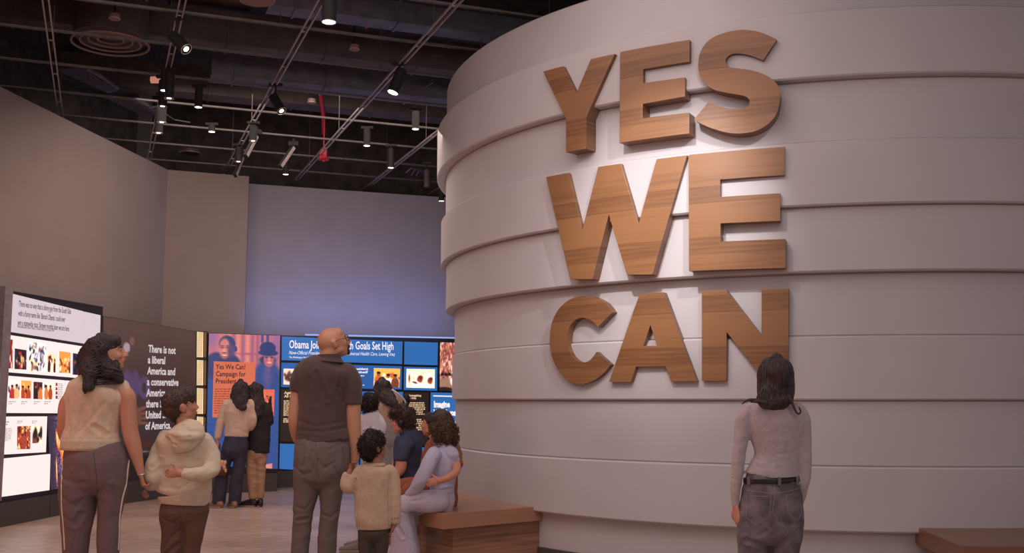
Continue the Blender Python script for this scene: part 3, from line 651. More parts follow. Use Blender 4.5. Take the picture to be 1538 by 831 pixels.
duct(G(-2.2, 9.1, 5.85), G(5.6, 9.1, 6.0), .5, .35, 'dark duct crossing above the nearest rails', M['duct'])
duct(G(2.3, 9.3, 6.35), G(2.3, 12.6, 6.35), .9, .25, 'brownish duct running away above the rail bays', mat('brown_grey_duct', (.15, .115, .10), .7, var=.3, scale=5))
duct(G(1.1, 9.5, 6.35), G(1.1, 13.6, 6.35), .95, .25, 'brown panel-like duct left of the twin rail', mat('brown_duct', (.12, .09, .08), .8, var=.35, scale=5))
duct(G(-2.6, 12.9, 5.9), G(6, 12.9, 5.9), .35, .4, 'dark beam above the middle cross rails', M['duct'], 'beam', 'ceiling_beam')
duct(G(-2.6, 15.2, 5.9), G(6, 15.2, 5.9), .35, .4, 'dark beam above the farthest cross rails', M['duct'], 'beam', 'ceiling_beam')
# ceiling discs
def disc(px, py, r, z, label, m, cat, name):
    p = atZ(px, py, z); bm = bmesh.new(); bm_tube(bm, (0, 0, 0), (0, 0, .05), r, 36); bm_tube(bm, (0, 0, -.012), (0, 0, 0), r * .93, 36)
    o = link(name, bm, m); o.location = p; b2 = bmesh.new(); bm_tube(b2, (0, 0, .05), (0, 0, 6.55 - z), .012, 6); link('drop_rod', b2, M['dark'], o)
    rg = bmesh.new()
    for i in range(36):
        a = i / 36 * 6.2832; b = (i + 1) / 36 * 6.2832; bm_tube(rg, (r * math.cos(a), r * math.sin(a), 0), (r * math.cos(b), r * math.sin(b), 0), .008, 5)
    link('rim', rg, M['rail'], o); return tag(o, label, cat)
disc(386, 0, .165, 5.2, 'large round pinkish ceiling speaker at the top edge', M['disc'], 'speaker', 'ceiling_speaker')
disc(172, 28, .055, 5.5, 'small round detector above the left rails', M['disc'], 'detector', 'smoke_detector')
disc(532, 74, .055, 5.6, 'small round detector right of the top hanging spotlight', M['disc'], 'detector', 'smoke_detector')
disc(468, 154, .055, 5.6, 'small round detector beside the red pipe', M['disc'], 'detector', 'smoke_detector')
disc(285, 230, .16, 5.3, 'dim round ceiling speaker just above the far wall corner', M['duct'], 'speaker', 'ceiling_speaker')
# round diffuser with rings
p = atZ(166, 66, 5.45); o = empty('round_air_diffuser', p); tag(o, 'large round ringed air diffuser seen between the left rails', 'air diffuser')
for r, zz in ((.42, 0), (.33, .02), (.24, .04), (.14, .05)):
    bm = bmesh.new()
    for i in range(40):
        a = i / 40 * 6.2832; b = (i + 1) / 40 * 6.2832; bm_tube(bm, (r * math.cos(a), r * math.sin(a), zz), (r * math.cos(b), r * math.sin(b), zz), .014, 5)
    link('diffuser_ring', bm, M['disc'], o)
bm = bmesh.new(); bm_tube(bm, (0, 0, .07), (0, 0, 1.1), .40, 32); link('diffuser_neck', bm, M['duct'], o)
# mesh cable trays (two slanting grilles)
def tray(px, label):
    c = [atZ(x, y, 5.5) for x, y in px]; base = sum(c, Vector()) / 4; bm = bmesh.new()
    for i in range(13):
        k = i / 12; bm_tube(bm, c[0].lerp(c[1], k) - base, c[3].lerp(c[2], k) - base, .006, 4)
    for i in range(9):
        k = i / 8; bm_tube(bm, c[0].lerp(c[3], k) - base, c[1].lerp(c[2], k) - base, .006, 4)
    o = link('wire_cable_tray', bm, M['rail2']); o.location = base; tag(o, label, 'cable tray')
    b = bmesh.new(); bm_path(b, [c[0].lerp(c[1], .15) - base + Vector((0, 0, .04)), c[0].lerp(c[1], .5) - base + Vector((.03, 0, .04)), c[1] - base + Vector((0, 0, .04))], .03, 8)
    link('cable_bundle', b, M['duct_light'], o)
tray([(120, 101), (176, 137), (164, 140), (84, 104)], 'wire cable tray slanting between the left rails, nearer one')
tray([(197, 149), (236, 173), (222, 176), (156, 146)], 'wire cable tray slanting beyond the nearer tray')
def pipe(name, pts, r, m, label, cat):
    base = Vector(pts[0]); bm = bmesh.new(); bm_path(bm, [Vector(p) - base for p in pts], r, 8)
    for p in pts: bmesh.ops.create_icosphere(bm, subdivisions=1, radius=r * 1.15, matrix=Matrix.Translation(Vector(p) - base))
    o = link(name, bm, m); o.location = base; return tag(o, label, cat)
pipe('red_pipe', [atZ(x, y, z) for x, y, z in ((482, 98, 6.3), (481, 130, 5.9), (482, 150, 5.75), (485, 170, 5.65), (486, 200, 5.5))], .028, M['red'], 'red sprinkler pipe dropping beside the middle rails', 'pipe')
pipe('red_pipe', [atZ(x, y, 5.9) for x, y in ((560, 25), (550, 41))], .02, M['red'], 'short red pipe end near the top edge', 'pipe')
p = atZ(486, 238, 5.0); o = empty('fire_alarm', p); tag(o, 'bright red fire alarm hanging under the rails before the far wall', 'alarm')
bm = bmesh.new(); bm_box(bm, (0, 0, .06), (.105, .105, .12)); bm_tube(bm, (0, 0, .12), (0, 0, .7), .012, 8); link('alarm_body', bm, M['red'], o)
bm = bmesh.new(); bm_tube(bm, (0, 0, -.02), (0, 0, 0), .085, 24, .075); bm_tube(bm, (0, 0, -.045), (0, 0, -.02), .03, 16); link('alarm_dome', bm, M['red'], o)
for k, (a, b, c) in enumerate((((610, 259), (617, 253), (632, 254)), ((618, 263), (623, 255), (636, 256)), ((625, 264), (629, 257), (645, 258)))):
    pipe('cable_loop', [atZ(*a, 5.15), atZ(*b, 5.2), atZ(*c, 5.25)], .012, M['duct_light'], ['leftmost', 'middle', 'rightmost'][k] + ' of three small blue grey cable loops by the round wall', 'cable')
pipe('hanging_cable', [atZ(x, y, 5.2) for x, y in ((592, 124), (606, 132), (622, 136), (636, 133), (650, 124))], .008, M['rail2'], 'thin cable sagging right of the lit spotlight', 'cable')
pipe('hanging_cable', [atZ(x, y, 5.2) for x, y in ((250, 172), (262, 180), (285, 184))], .008, M['rail2'], 'thin cable curving from the stack of spotlights', 'cable')
# track spotlights: pixel of lens centre, direction the head leans (in metres), lens look
def track_light(px, py, z, top, label, L=.24, r=.058, lens='lens_w', power=0, tgt=None, m='dark'):
    p = atZ(px, py, z); o = empty('track_spotlight', p); tag(o, label, 'spotlight', 'track spotlights under the rails')
    d = Vector(top).normalized(); bm = bmesh.new(); bm_tube(bm, d * .004, d * L, r, 22); bm_tube(bm, d * L, d * (L + .012), r * .8, 22)
    link('lamp_housing', bm, M[m], o)
    b2 = bmesh.new(); q = d.to_track_quat('Z', 'Y').to_matrix()
    for i in range(22):
        a = i / 22 * 6.2832; b = (i + 1) / 22 * 6.2832
        bm_tube(b2, q @ Vector((r * math.cos(a), r * math.sin(a), 0)), q @ Vector((r * math.cos(b), r * math.sin(b), 0)), .005, 5)
    link('lens_rim', b2, M['rail'] if lens else M['dark'], o)
    b3 = bmesh.new(); bm_tube(b3, d * .001, d * .006, r * .86 if lens != 'lens_y' else r * .5, 20); link('lamp_lens', b3, M[lens] if lens else M['dark'], o)
    b4 = bmesh.new(); k = d * L * .75; up = max(.03, GZ - (p + k).z); bm_tube(b4, k, k + Vector((0, 0, up)), .012, 8)
    bm_box(b4, k + Vector((0, 0, up)), (.16, .05, .03)); link('mount_bracket', b4, M['dark'], o)
    if power:
        s = spot('lamp_beam', p, p - d, power, (1, .93, .88), 60, .8, .04); s.parent = o; s.location = -d * .02
    return o
UPZ = (0, 0, 1)
track_light(494, 33, 4.66, (0, 0, 1), 'lit black cylinder spotlight at the top edge', .30, .062)
track_light(590, 139, 4.72, (.10, .05, .30), 'lit tilted cylinder spotlight below the long rail', .28, .062)
track_light(423, 167, 4.72, (-.16, .10, .26), 'black spotlight with warm ringed lens in the middle of the rails', .24, .055, 'lens_y')
track_light(280, 74, 4.72, (-.22, .10, .22), 'black spotlight with warm ringed lens near the upper left twin rail', .24, .055, 'lens_y')
for (x, y, lb, ln, z, L) in ((318, 198, 'brightly lit downlight left of the tilted light bars', 'lens_w', 4.95, .1), (298, 161, 'lit downlight below a cross rail, upper left of the bright one', 'lens_w', 4.80, .26),
        (551, 219, 'lit cylinder downlight left of the pair by the round wall', 'lens_w', 4.8, .25), (624, 194, 'lit cylinder downlight high beside the round wall', 'lens_w', 4.8, .25),
        (587, 252, 'slim grey cylinder downlight hanging below the slanting rail', 'lens_w', 4.72, .27), (641, 282, 'slim grey cylinder downlight nearest the far wall top', None, 4.66, .27),
        (429, 262, 'lit downlight just above the far wall, right of the light bars', 'lens_w', 4.8, .2), (663, 302, 'small downlight peeping out beside the round wall', 'lens_w', 4.55, .2),
        (254, 148, 'topmost downlight of the black stack on the left rail', 'lens_y', 4.7, .3), (247, 136, 'blue-white lit head high in the black stack on the left rail', 'lens_w', 4.8, .25),
        (244, 160, 'middle head of the black stack on the left rail', 'lens_y', 4.7, .3), (243, 184, 'lower right head of the black stack on the left rail', 'lens_y', 4.7, .3), (238, 200, 'lowest head of the black stack on the left rail', 'lens_y', 4.72, .3),
        (380, 212, 'small warm head behind the nearer dark light bar', 'lens_y', 4.8, .2), (358, 243, 'small warm head behind the farther dark light bar', 'lens_y', 4.8, .2)):
    track_light(x, y, z, UPZ, lb, L, .045 if ln != 'lens_y' else .05, ln, m='dark' if ln else 'duct')
def light_bar(a, b, label):
    A = atZ(*a, 4.95); B = atZ(*b, 4.62); base = (A + B) / 2; d = (B - A); q = d.to_track_quat('Z', 'X').to_matrix(); bm = bmesh.new(); bm_box(bm, (0, 0, 0), (.07, .045, d.length), q)
    o = link('light_bar', bm, M['dark']); o.location = base; tag(o, label, 'light', 'tilted light bars under the rails')
    b2 = bmesh.new(); bm_box(b2, q @ Vector((.0, -.026, 0)), (.045, .006, d.length * .96), q); link('diffuser_strip', b2, M['rail'], o)
    b3 = bmesh.new(); bm_tube(b3, A - base, A - base + Vector((0, 0, .12)), .02, 8); bm_box(b3, A - base + Vector((0, 0, .05)), (.14, .07, .06)); link('mount_bracket', b3, M['dark'], o)
light_bar((385, 204), (369, 235), 'tilted light bar, middle one in front of the far wall corner')
light_bar((364, 236), (353, 264), 'dark tilted light bar reaching down over the wall corner')
light_bar((441, 221), (421, 251), 'pale tilted light bar right of the other two')
bm = bmesh.new(); bm_tube(bm, (-.07, 0, 0), (.07, 0, 0), .04, 16); o = link('pink_canister', bm, glow('pink_lit_end', s2l(214, 140, 124), .7)); o.location = atZ(236, 120, 5.12); tag(o, 'small pink glowing canister left of the black stack of spotlights', 'fitting')
# ================================================================ PEOPLE
from mathutils.bvhtree import BVHTree
def fy(z, D):            # image row of height z at distance D (used only to continue figures to the floor)
    v = z - H; return 415.5 - F * (-D * st + v * ct) / (D * ct + v * st)
def cat_arr(P, n):
    P = np.array(P, float); out = []; N_ = len(P)
    for i in range(N_ - 1):
        p0 = P[max(i - 1, 0)]; p1 = P[i]; p2 = P[i + 1]; p3 = P[min(i + 2, N_ - 1)]
        for k in range(n):
            t = k / n; out.append(.5 * ((2 * p1) + (-p0 + p2) * t + (2 * p0 - 5 * p1 + 4 * p2 - p3) * t * t + (-p0 + 3 * p1 - 3 * p2 + p3) * t ** 3))
    out.append(P[-1]); return np.array(out)
def loft(V, Fc, rings, seg=16, cap0='round', cap1='round', view=(0, 1, 0)):
    """rings: rows x,y,z,ra,rb ; ra across the view, rb along it"""
    R = np.array(rings, float); n = len(R); T = np.gradient(R[:, :3], axis=0); T /= np.linalg.norm(T, axis=1)[:, None] + 1e-9
    rows = []; view = np.array(view, float)
    def frame(t, prev):
        s = np.cross(t, view)
        if np.linalg.norm(s) < .35: s = np.cross(t, np.array([0, 0, 1.])) if prev is None else prev - t * (prev @ t)
        s /= np.linalg.norm(s) + 1e-9
        if prev is not None and s @ prev < 0: s = -s
        return s, np.cross(s, t)
    A = np.linspace(0, 2 * math.pi, seg, endpoint=False); prev = None; fr = []
    for i in range(n):
        s, d = frame(T[i], prev); prev = s; fr.append((s, d))
    def ring(c, s, d, ra, rb): return c + np.outer(np.cos(A), s) * ra + np.outer(np.sin(A), d) * rb
    if cap0 == 'round':
        for q in (80, 55, 28): a = math.radians(q); rm = min(R[0, 3], R[0, 4]); rows.append(ring(R[0, :3] - T[0] * rm * math.sin(a), *fr[0], R[0, 3] * math.cos(a), R[0, 4] * math.cos(a)))
    for i in range(n): rows.append(ring(R[i, :3], *fr[i], R[i, 3], R[i, 4]))
    if cap1 == 'round':
        for q in (28, 55, 80): a = math.radians(q); rm = min(R[-1, 3], R[-1, 4]); rows.append(ring(R[-1, :3] + T[-1] * rm * math.sin(a), *fr[-1], R[-1, 3] * math.cos(a), R[-1, 4] * math.cos(a)))
    b = len(V)
    for r in rows: V.extend(r.tolist())
    for i in range(len(rows) - 1):
        for j in range(seg):
            k = (j + 1) % seg; Fc.append((b + i * seg + j, b + i * seg + k, b + (i + 1) * seg + k, b + (i + 1) * seg + j))
    Fc.append(tuple(b + j for j in range(seg))[::-1]); e = b + (len(rows) - 1) * seg; Fc.append(tuple(e + j for j in range(seg)))
def ellipsoid(V, Fc, c, R3, r, nu=12, nv=8):
    b = len(V); c = np.array(c); R3 = np.array(R3)
    for j in range(1, nv):
        th = math.pi * j / nv
        for i in range(nu):
            ph = 2 * math.pi * i / nu; V.append((c + R3 @ np.array([r[0] * math.sin(th) * math.cos(ph), r[1] * math.sin(th) * math.sin(ph), r[2] * math.cos(th)])).tolist())
    t = len(V); V.append((c + R3 @ np.array([0, 0, r[2]])).tolist()); V.append((c - R3 @ np.array([0, 0, r[2]])).tolist())
    for j in range(nv - 2):
        for i in range(nu): k = (i + 1) % nu; Fc.append((b + j * nu + i, b + (j + 1) * nu + i, b + (j + 1) * nu + k, b + j * nu + k))
    for i in range(nu):
        k = (i + 1) % nu; Fc.append((t, b + i, b + k)); q = b + (nv - 2) * nu; Fc.append((t + 1, q + k, q + i))
def vox(V, Fc, size, smooth=3):
    me = bpy.data.meshes.new('v'); me.from_pydata(V, [], Fc); o = bpy.data.objects.new('v', me); COL.objects.link(o)
    m = o.modifiers.new('r', 'REMESH'); m.mode = 'VOXEL'; m.voxel_size = size
    r = bpy.data.meshes.new_from_object(o.evaluated_get(bpy.context.evaluated_depsgraph_get())); bpy.data.objects.remove(o); bpy.data.meshes.remove(me)
    n = len(r.vertices); co = np.empty(n * 3); r.vertices.foreach_get('co', co); co = co.reshape(-1, 3)
    e = np.empty(len(r.edges) * 2, dtype=np.int64); r.edges.foreach_get('vertices', e); e = e.reshape(-1, 2)
    deg = np.bincount(e.ravel(), minlength=n).astype(float)[:, None]
    for _ in range(smooth):
        s = np.stack([np.bincount(e[:, 0], co[e[:, 1], k], n) + np.bincount(e[:, 1], co[e[:, 0], k], n) for k in range(3)], 1)
        co = co * .4 + s / deg * .6
    r.vertices.foreach_set('co', co.ravel()); r.update(); r.shade_smooth(); return r
def coords(me):
    n = len(me.vertices); co = np.empty(n * 3); me.vertices.foreach_get('co', co); no = np.empty(n * 3); me.vertices.foreach_get('normal', no)
    return co.reshape(-1, 3), no.reshape(-1, 3)
def wav(p, seed, f, k=9):
    rs = np.random.RandomState(seed); o = np.zeros(len(p)); w = p.copy()
    for a in range(2):
        d = rs.randn(3); d /= np.linalg.norm(d); w = w + np.outer(np.sin(w @ d * f * 3 + rs.uniform(0, 6)), rs.randn(3)) * .12 / f
    for i in range(k):
        d = rs.randn(3); d /= np.linalg.norm(d); o += np.sin(w @ d * f * 6.28 * rs.uniform(.6, 1.4) + rs.uniform(0, 6.28))
    return o / math.sqrt(k)
def folds(me, seed, amp, f=3.0, squash=(1, 1, 2.2), fine=.25, mask=None):
    co, no = coords(me); p = co * np.array(squash)
    h = 1 - np.abs(wav(p, seed, f)) * 1.2; h2 = wav(p, seed + 7, f * 2.7) * fine
    d = (np.clip(h, -1, 1) * .8 + h2) * amp
    if mask is not None: d = d * mask(co)
    me.vertices.foreach_set('co', (co + no * d[:, None]).ravel()); me.update()
def creases(me, lines, wd, amp):      # lines: world polylines; a raised ridge with a valley beside it on nearby cloth
    co, no = coords(me); d = np.zeros(len(co))
    for L in lines:
        L = np.array(L)
        for a, b in zip(L, L[1:]):
            ab = b - a; t = np.clip(((co - a) @ ab) / (ab @ ab), 0, 1); q = a + t[:, None] * ab; r = np.linalg.norm((co - q)[:, [0, 2]], axis=1)
            d = np.where((no[:, 1] < .2), np.minimum(d, -amp * .62 * np.exp(-(r / wd) ** 2)), d)
            up = amp * .55 * np.exp(-((r - wd * 2.1) / (wd * 1.1)) ** 2) * (no[:, 1] < .2); d = np.where(d < -.0004, d, np.maximum(d, up))
    me.vertices.foreach_set('co', (co + no * d[:, None]).ravel()); me.update()
def cells(me, seed, dens, amp, rnd=1.0):      # curly texture: round bumps from scattered centres
    from mathutils.kdtree import KDTree
    co, no = coords(me); rs = np.random.RandomState(seed); idx = rs.choice(len(co), min(dens, len(co)), replace=False); kd = KDTree(len(idx))
    for i, k in enumerate(idx): kd.insert(Vector(co[k]), i)
    kd.balance(); dd = np.array([kd.find(Vector(c))[2] for c in co]); off = np.array([kd.find(Vector(c))[1] for c in co]); a = rs.uniform(.4, 1.2, len(idx))[off]
    s = np.median(dd) * 2; me.vertices.foreach_set('co', (co + no * ((1 - np.clip(dd / s, 0, 1) ** 2 * 1.5) * amp * a)[:, None]).ravel()); me.update()

def skin_mat(n, c): 
    m = mat(n, c, .5, var=.06, scale=14, bump=.05, bscale=80); b = m.node_tree.nodes['Principled BSDF']
    b.inputs['Subsurface Weight'].default_value = .08; b.inputs['Subsurface Radius'].default_value = (.02, .008, .005); b.inputs['Subsurface Scale'].default_value = .5; return m
def knit(n, c, **k): return mat(n, c, .9, var=.10, scale=30, bump=.35, bscale=150, sheen=.2, **k)
def woven(n, c, var=.08): return mat(n, c, .85, var=var, scale=60, bump=.25, bscale=260)
def hairm(n, c, st_=(3, 3, .4)): 
    m = mat(n, c, .42, var=.5, scale=60, bump=.7, bscale=90, stretch=st_); return m
SK = {'tan': skin_mat('warm_tan_skin', s2l(196, 138, 112)), 'fair': skin_mat('fair_rosy_skin', s2l(214, 146, 126)), 'brown': skin_mat('brown_skin', s2l(168, 114, 90)), 'lt': skin_mat('light_brown_skin', s2l(198, 142, 112))}
M['eye'] = mat('eye_white', (.6, .56, .52), .25); M['iris'] = mat('dark_iris', (.03, .015, .01), .2)
M['lip'] = mat('lip', s2l(150, 82, 74), .45); M['hair_blk'] = hairm('near_black_hair', s2l(58, 45, 47)); M['hair_dk'] = hairm('dark_brown_hair', s2l(62, 46, 44))
M['hair_br'] = hairm('brown_hair', s2l(74, 52, 44)); M['curl_blk'] = mat('black_curly_hair', s2l(44, 32, 32), .6, var=.4, scale=40, bump=.8, bscale=120)
M['curl_br'] = mat('brown_curly_hair', s2l(92, 64, 50), .55, var=.5, scale=40, bump=.8, bscale=120)
M['shoe_dk'] = mat('dark_leather', s2l(40, 32, 32), .4); M['sole'] = mat('pale_rubber_sole', s2l(170, 160, 150), .7)

class Person:
    def __init__(s, D, px, label, skin, vx=.007, group=None):
        s.D = D; s.k = D / F; s.vx = vx; b = atY(px, fy(0, D), D); s.root = empty('person', (b.x, b.y, 0)); tag(s.root, label, 'person', group)
        s.L = {}; s.skin = skin
    def pt(s, px, py, dd=0): return np.array(atY(px, py, s.D + dd))
    def lay(s, n): return s.L.setdefault(n, ([], []))
    def limb(s, lay, pts, ratio=1.0, sub=4, cap0='round', cap1='round', under=0, seg=18, view=(0, 1, 0)):
        """pts: (px, py, r_px[, dd[, ratio]])"""
        rows = []
        for p in pts:
            dd = p[3] if len(p) > 3 else 0; rt = p[4] if len(p) > 4 else ratio; c = s.pt(p[0], p[1], dd); r = p[2] * s.k
            rows.append([*c, r, r * rt])
        R = cat_arr(rows, sub); R[:, 3:] = np.maximum(R[:, 3:], .002)
        loft(*s.lay(lay), R, seg, cap0, cap1, view)
        if under:
            Q = R.copy(); Q[:, 3:] = np.maximum(Q[:, 3:] - under - .006, .01); loft(*s.lay('skin'), Q, 12, 'round', 'round', view)
        return R
    def build(s, lay, name, m, smooth=3, vx=None, parent=None):
        V, Fc = s.L[lay]; me = vox(V, Fc, vx or s.vx, smooth); return part(name, me, m, s.root, parent)   # shifted to root space
    def raw(s, lay, name, m, parent=None, smooth=True):
        V, Fc = s.L[lay]; me = bpy.data.meshes.new(name); me.from_pydata(V, [], Fc); o = part(name, me, m, s.root, parent); me.shade_smooth(); return o
    # ---- head: frame r (right), f (forward), u (up)
    def head(s, px, py, dd=0, yaw=0, pitch=0, roll=0, size=1.0, ears=True, lips=True, brow=None):
        R = Matrix.Rotation(math.radians(yaw), 3, 'Z') @ Matrix.Rotation(math.radians(pitch), 3, 'X') @ Matrix.Rotation(math.radians(roll), 3, 'Y')
        R = np.array(R); c = s.pt(px, py, dd); s.hc = c; s.hR = R; s.hs = size; V, Fc = s.lay('skin')
        P = lambda x, y, z: c + R @ np.array([x, y, z]) * size
        E = lambda x, y, z, a, b, d: ellipsoid(V, Fc, P(x, y, z), R, (a * size, b * size, d * size), 16, 12)
        E(0, -.014, .022, .074, .095, .086); E(0, .012, .0, .068, .078, .085); E(0, .034, -.045, .053, .052, .062); E(0, .062, -.087, .023, .020, .018)
        E(0, .050, -.066, .040, .034, .030); E(0, .074, .026, .052, .016, .014); E(0, .048, .052, .056, .036, .044)
        for q in (-1, 1):
            E(q * .036, .060, -.022, .022, .026, .024); E(q * .050, .012, -.055, .014, .035, .022)
            if ears:
                E(q * .076, -.012, -.008, .010, .018, .031); E(q * .081, -.018, .006, .007, .016, .018)
        E(0, .088, .004, .009, .016, .024); E(0, .103, -.014, .010, .012, .016); E(0, .110, -.026, .012, .013, .010)
        for q in (-1, 1): E(q * .012, .100, -.030, .008, .010, .008)
        E(0, .090, -.052, .022, .012, .007); E(0, .088, -.063, .019, .012, .008); E(0, .086, -.041, .014, .012, .008)
        s.P = P
        for q in (-1, 1):
            V2, F2 = s.lay('eye%d' % q); ellipsoid(V2, F2, P(q * .031, .0705, .006), R, (.0112 * size,) * 3, 12, 8)
            V2, F2 = s.lay('iris%d' % q); ellipsoid(V2, F2, P(q * .031, .0790, .006), R, (.0068 * size, .0040 * size, .0068 * size), 10, 6)
            V2, F2 = s.lay('lid%d' % q); ellipsoid(V2, F2, P(q * .031, .0725, .0125), R, (.0150 * size, .0125 * size, .0065 * size), 12, 8); ellipsoid(V2, F2, P(q * .031, .071, -.004), R, (.0145 * size, .011 * size, .005 * size), 12, 8)
            V2, F2 = s.lay('brow%d' % q)
            loft(V2, F2, cat_arr([[*P(q * .014, .089, .026), .003 * size, .004 * size], [*P(q * .033, .087, .032), .0028 * size, .004 * size], [*P(q * .050, .074, .027), .0016 * size, .003 * size]], 3), 8)
        if lips:
            V2, F2 = s.lay('lips'); ellipsoid(V2, F2, P(0, .093, -.0525), R, (.020 * size, .011 * size, .0045 * size), 12, 8); ellipsoid(V2, F2, P(0, .091, -.0610), R, (.017 * size, .011 * size, .0055 * size), 12, 8)
        s.browm = brow
    def cap(s, lay='hair', k=1.0, low=.0, side=1.0):
        V, Fc = s.lay(lay); z = s.hs; P = s.P
        ellipsoid(V, Fc, P(0, -.026, .036), s.hR, (.083 * k * side * z, .094 * k * z, .084 * k * z), 18, 12)
        ellipsoid(V, Fc, P(0, -.048, -.004 - low), s.hR, (.070 * k * side * z, .072 * k * z, (.070 + low) * k * z), 18, 12)
        ellipsoid(V, Fc, P(0, .034, .066), s.hR, (.060 * k * z, .052 * k * z, .046 * k * z), 16, 10)
    def face(s, body, lipm=None):
        for q in (-1, 1):
            e = s.raw('eye%d' % q, 'eye', M['eye'], body); s.raw('iris%d' % q, 'iris', M['iris'], e) if False else s.raw('iris%d' % q, 'iris', M['iris'], body)
            s.raw('lid%d' % q, 'eyelid', s.skin, body)
            if s.browm: s.raw('brow%d' % q, 'eyebrow', s.browm, body)
        if 'lips' in s.L: s.raw('lips', 'lips', lipm or M['lip'], body)
    # ---- hand: wrist position, direction of fingers, palm normal (the way the palm faces)
    def hand(s, w, d, n, L=.18, curl=25, spread=3, thumb=1, tcurl=20, lay='skin', fan=0, rad=None):
        w = np.array(w, float); d = np.array(d, float); d /= np.linalg.norm(d); n = np.array(n, float); n -= d * (n @ d); n /= np.linalg.norm(n); x = np.cross(d, n) * thumb
        V, Fc = s.lay(lay); q = L / .18
        R3 = np.stack([x, d, n], 1)
        loft(V, Fc, cat_arr([[*(w - d * .01 * q), .024 * q, .018 * q], [*(w + d * .03 * q), .033 * q, .015 * q], [*(w + d * .065 * q), .040 * q, .014 * q], [*(w + d * .085 * q), .038 * q, .012 * q]], 3), 14, view=tuple(n))
        Ls = [(.031, .070, .0078), (.0105, .078, .0082), (-.0105, .073, .0078), (-.030, .058, .0068)]
        for i, (ox, fl, r) in enumerate(Ls):
            p = w + d * (.082 - .004 * abs(i - 1.2)) * q + x * ox * q; a = math.radians(spread * (1.4 - i)); dd = d * math.cos(a) + x * math.sin(a); pts = [[*(p - d * .015 * q), r * q * 1.1, r * q * 1.1]]; ang = 0
            for sf in (.46, .30, .24):
                ang += math.radians(curl * (1 + fan * i * .15)); v = dd * math.cos(ang) + n * math.sin(ang)
                pts.append([*p, r * q, r * q]); p = p + v * fl * sf * q
            pts.append([*p, r * .85 * q, r * .85 * q]); loft(V, Fc, cat_arr(pts, 3), 10)
        a = math.radians(38); t0 = w + d * .022 * q + x * .026 * q; v = d * math.cos(a) + x * math.sin(a); v2 = v * math.cos(math.radians(tcurl)) + n * math.sin(math.radians(tcurl))
        loft(V, Fc, cat_arr([[*t0, .013 * q, .013 * q], [*(t0 + v * .034 * q), .0105 * q, .0105 * q], [*(t0 + v * .034 * q + v2 * .028 * q), .0095 * q, .0095 * q], [*(t0 + v * .034 * q + v2 * .05 * q), .0075 * q, .0075 * q]], 3), 10)
    # ---- shoe at a world point, pointing along yaw
    def shoe(s, x, y, yaw, L=.27, m=None, name='shoe', z=0, h=.09):
        V, Fc = [], []; c, si = math.cos(yaw), math.sin(yaw); f = np.array([c, si, 0]); o = np.array([x, y, z])
        loft(V, Fc, cat_arr([[*(o - f * .05 + [0, 0, .045]), .034, .045], [*(o + f * .03 + [0, 0, .048]), .038, .048], [*(o + f * .11 + [0, 0, .036]), .045, .036], [*(o + f * (L - .08) + [0, 0, .024]), .036, .024]], 4), 14, view=(0, 0, 1))
        loft(V, Fc, [[*(o - f * .02 + [0, 0, .04]), .036, .045], [*(o - f * .02 + [0, 0, h]), .036, .045]], 12, 'flat', 'flat')
        me = vox(V, Fc, .008, 2); a = part(name, me, m or M['shoe_dk'], s.root)
        V, Fc = [], []; loft(V, Fc, cat_arr([[*(o - f * .05 + [0, 0, .009]), .036, .009], [*(o + f * .11 + [0, 0, .009]), .047, .009], [*(o + f * (L - .075) + [0, 0, .009]), .038, .009]], 4), 14, view=(0, 0, 1))
        me = bpy.data.meshes.new('sole'); me.from_pydata(V, [], Fc); part('sole', me, M['sole'] if m is None or m != M['shoe_dk'] else M['black_frame'], s.root, a); return a
    def strands(s, hair_obj, axis, n, r, seed=1, wave=.006, wl=.09, arc=(0, 360), name='hair_strands', m=None, y0=.0, fly=0):
        """ridges of hair laid over the hair volume, all the way round its axis"""
        rs = np.random.RandomState(seed); me = hair_obj.data; base = np.array(s.root.location); co, _ = coords(me); polys = [tuple(p.vertices) for p in me.polygons]
        T = BVHTree.FromPolygons([Vector(c) for c in co], polys); A = np.array([s.pt(a[0], a[1], a[2] if len(a) > 2 else 0) - base for a in axis]); A = cat_arr(A, 6); V, Fc = [], []
        for i in range(n):
            ph = math.radians(rs.uniform(*arc)); drift = rs.uniform(-.5, .5); k0 = int(rs.uniform(0, .35) * len(A)); k1 = int(rs.uniform(.75, 1.0) * len(A)); pts = []
            phw = rs.uniform(0, 6.28)
            for k in range(k0, max(k1, k0 + 4)):
                if k >= len(A): break
                a = ph + drift * (k / len(A)) ; L_ = A[k, 2]; a += math.sin(L_ / wl * 6.28 + phw) * wave / .08
                d = Vector((math.cos(a), math.sin(a), 0)); hit = T.ray_cast(Vector(A[k]) + d * .5, -d, .5)
                if hit[0] is None: continue
                p = np.array(hit[0]) + np.array(d) * r * .35; pts.append([*p, r, r * .8])
            if len(pts) < 4: continue
            for q, e in ((0, .3), (-1, .25), (1, .7), (-2, .7)): pts[q][3] *= e; pts[q][4] *= e
            loft(V, Fc, np.array(pts), 5)
        if not V: return
        m2 = bpy.data.meshes.new(name); m2.from_pydata(V, [], Fc); o = link(name, m2, m or hair_obj.data.materials[0], hair_obj); m2.shade_smooth(); o['kind'] = 'stuff'; return o
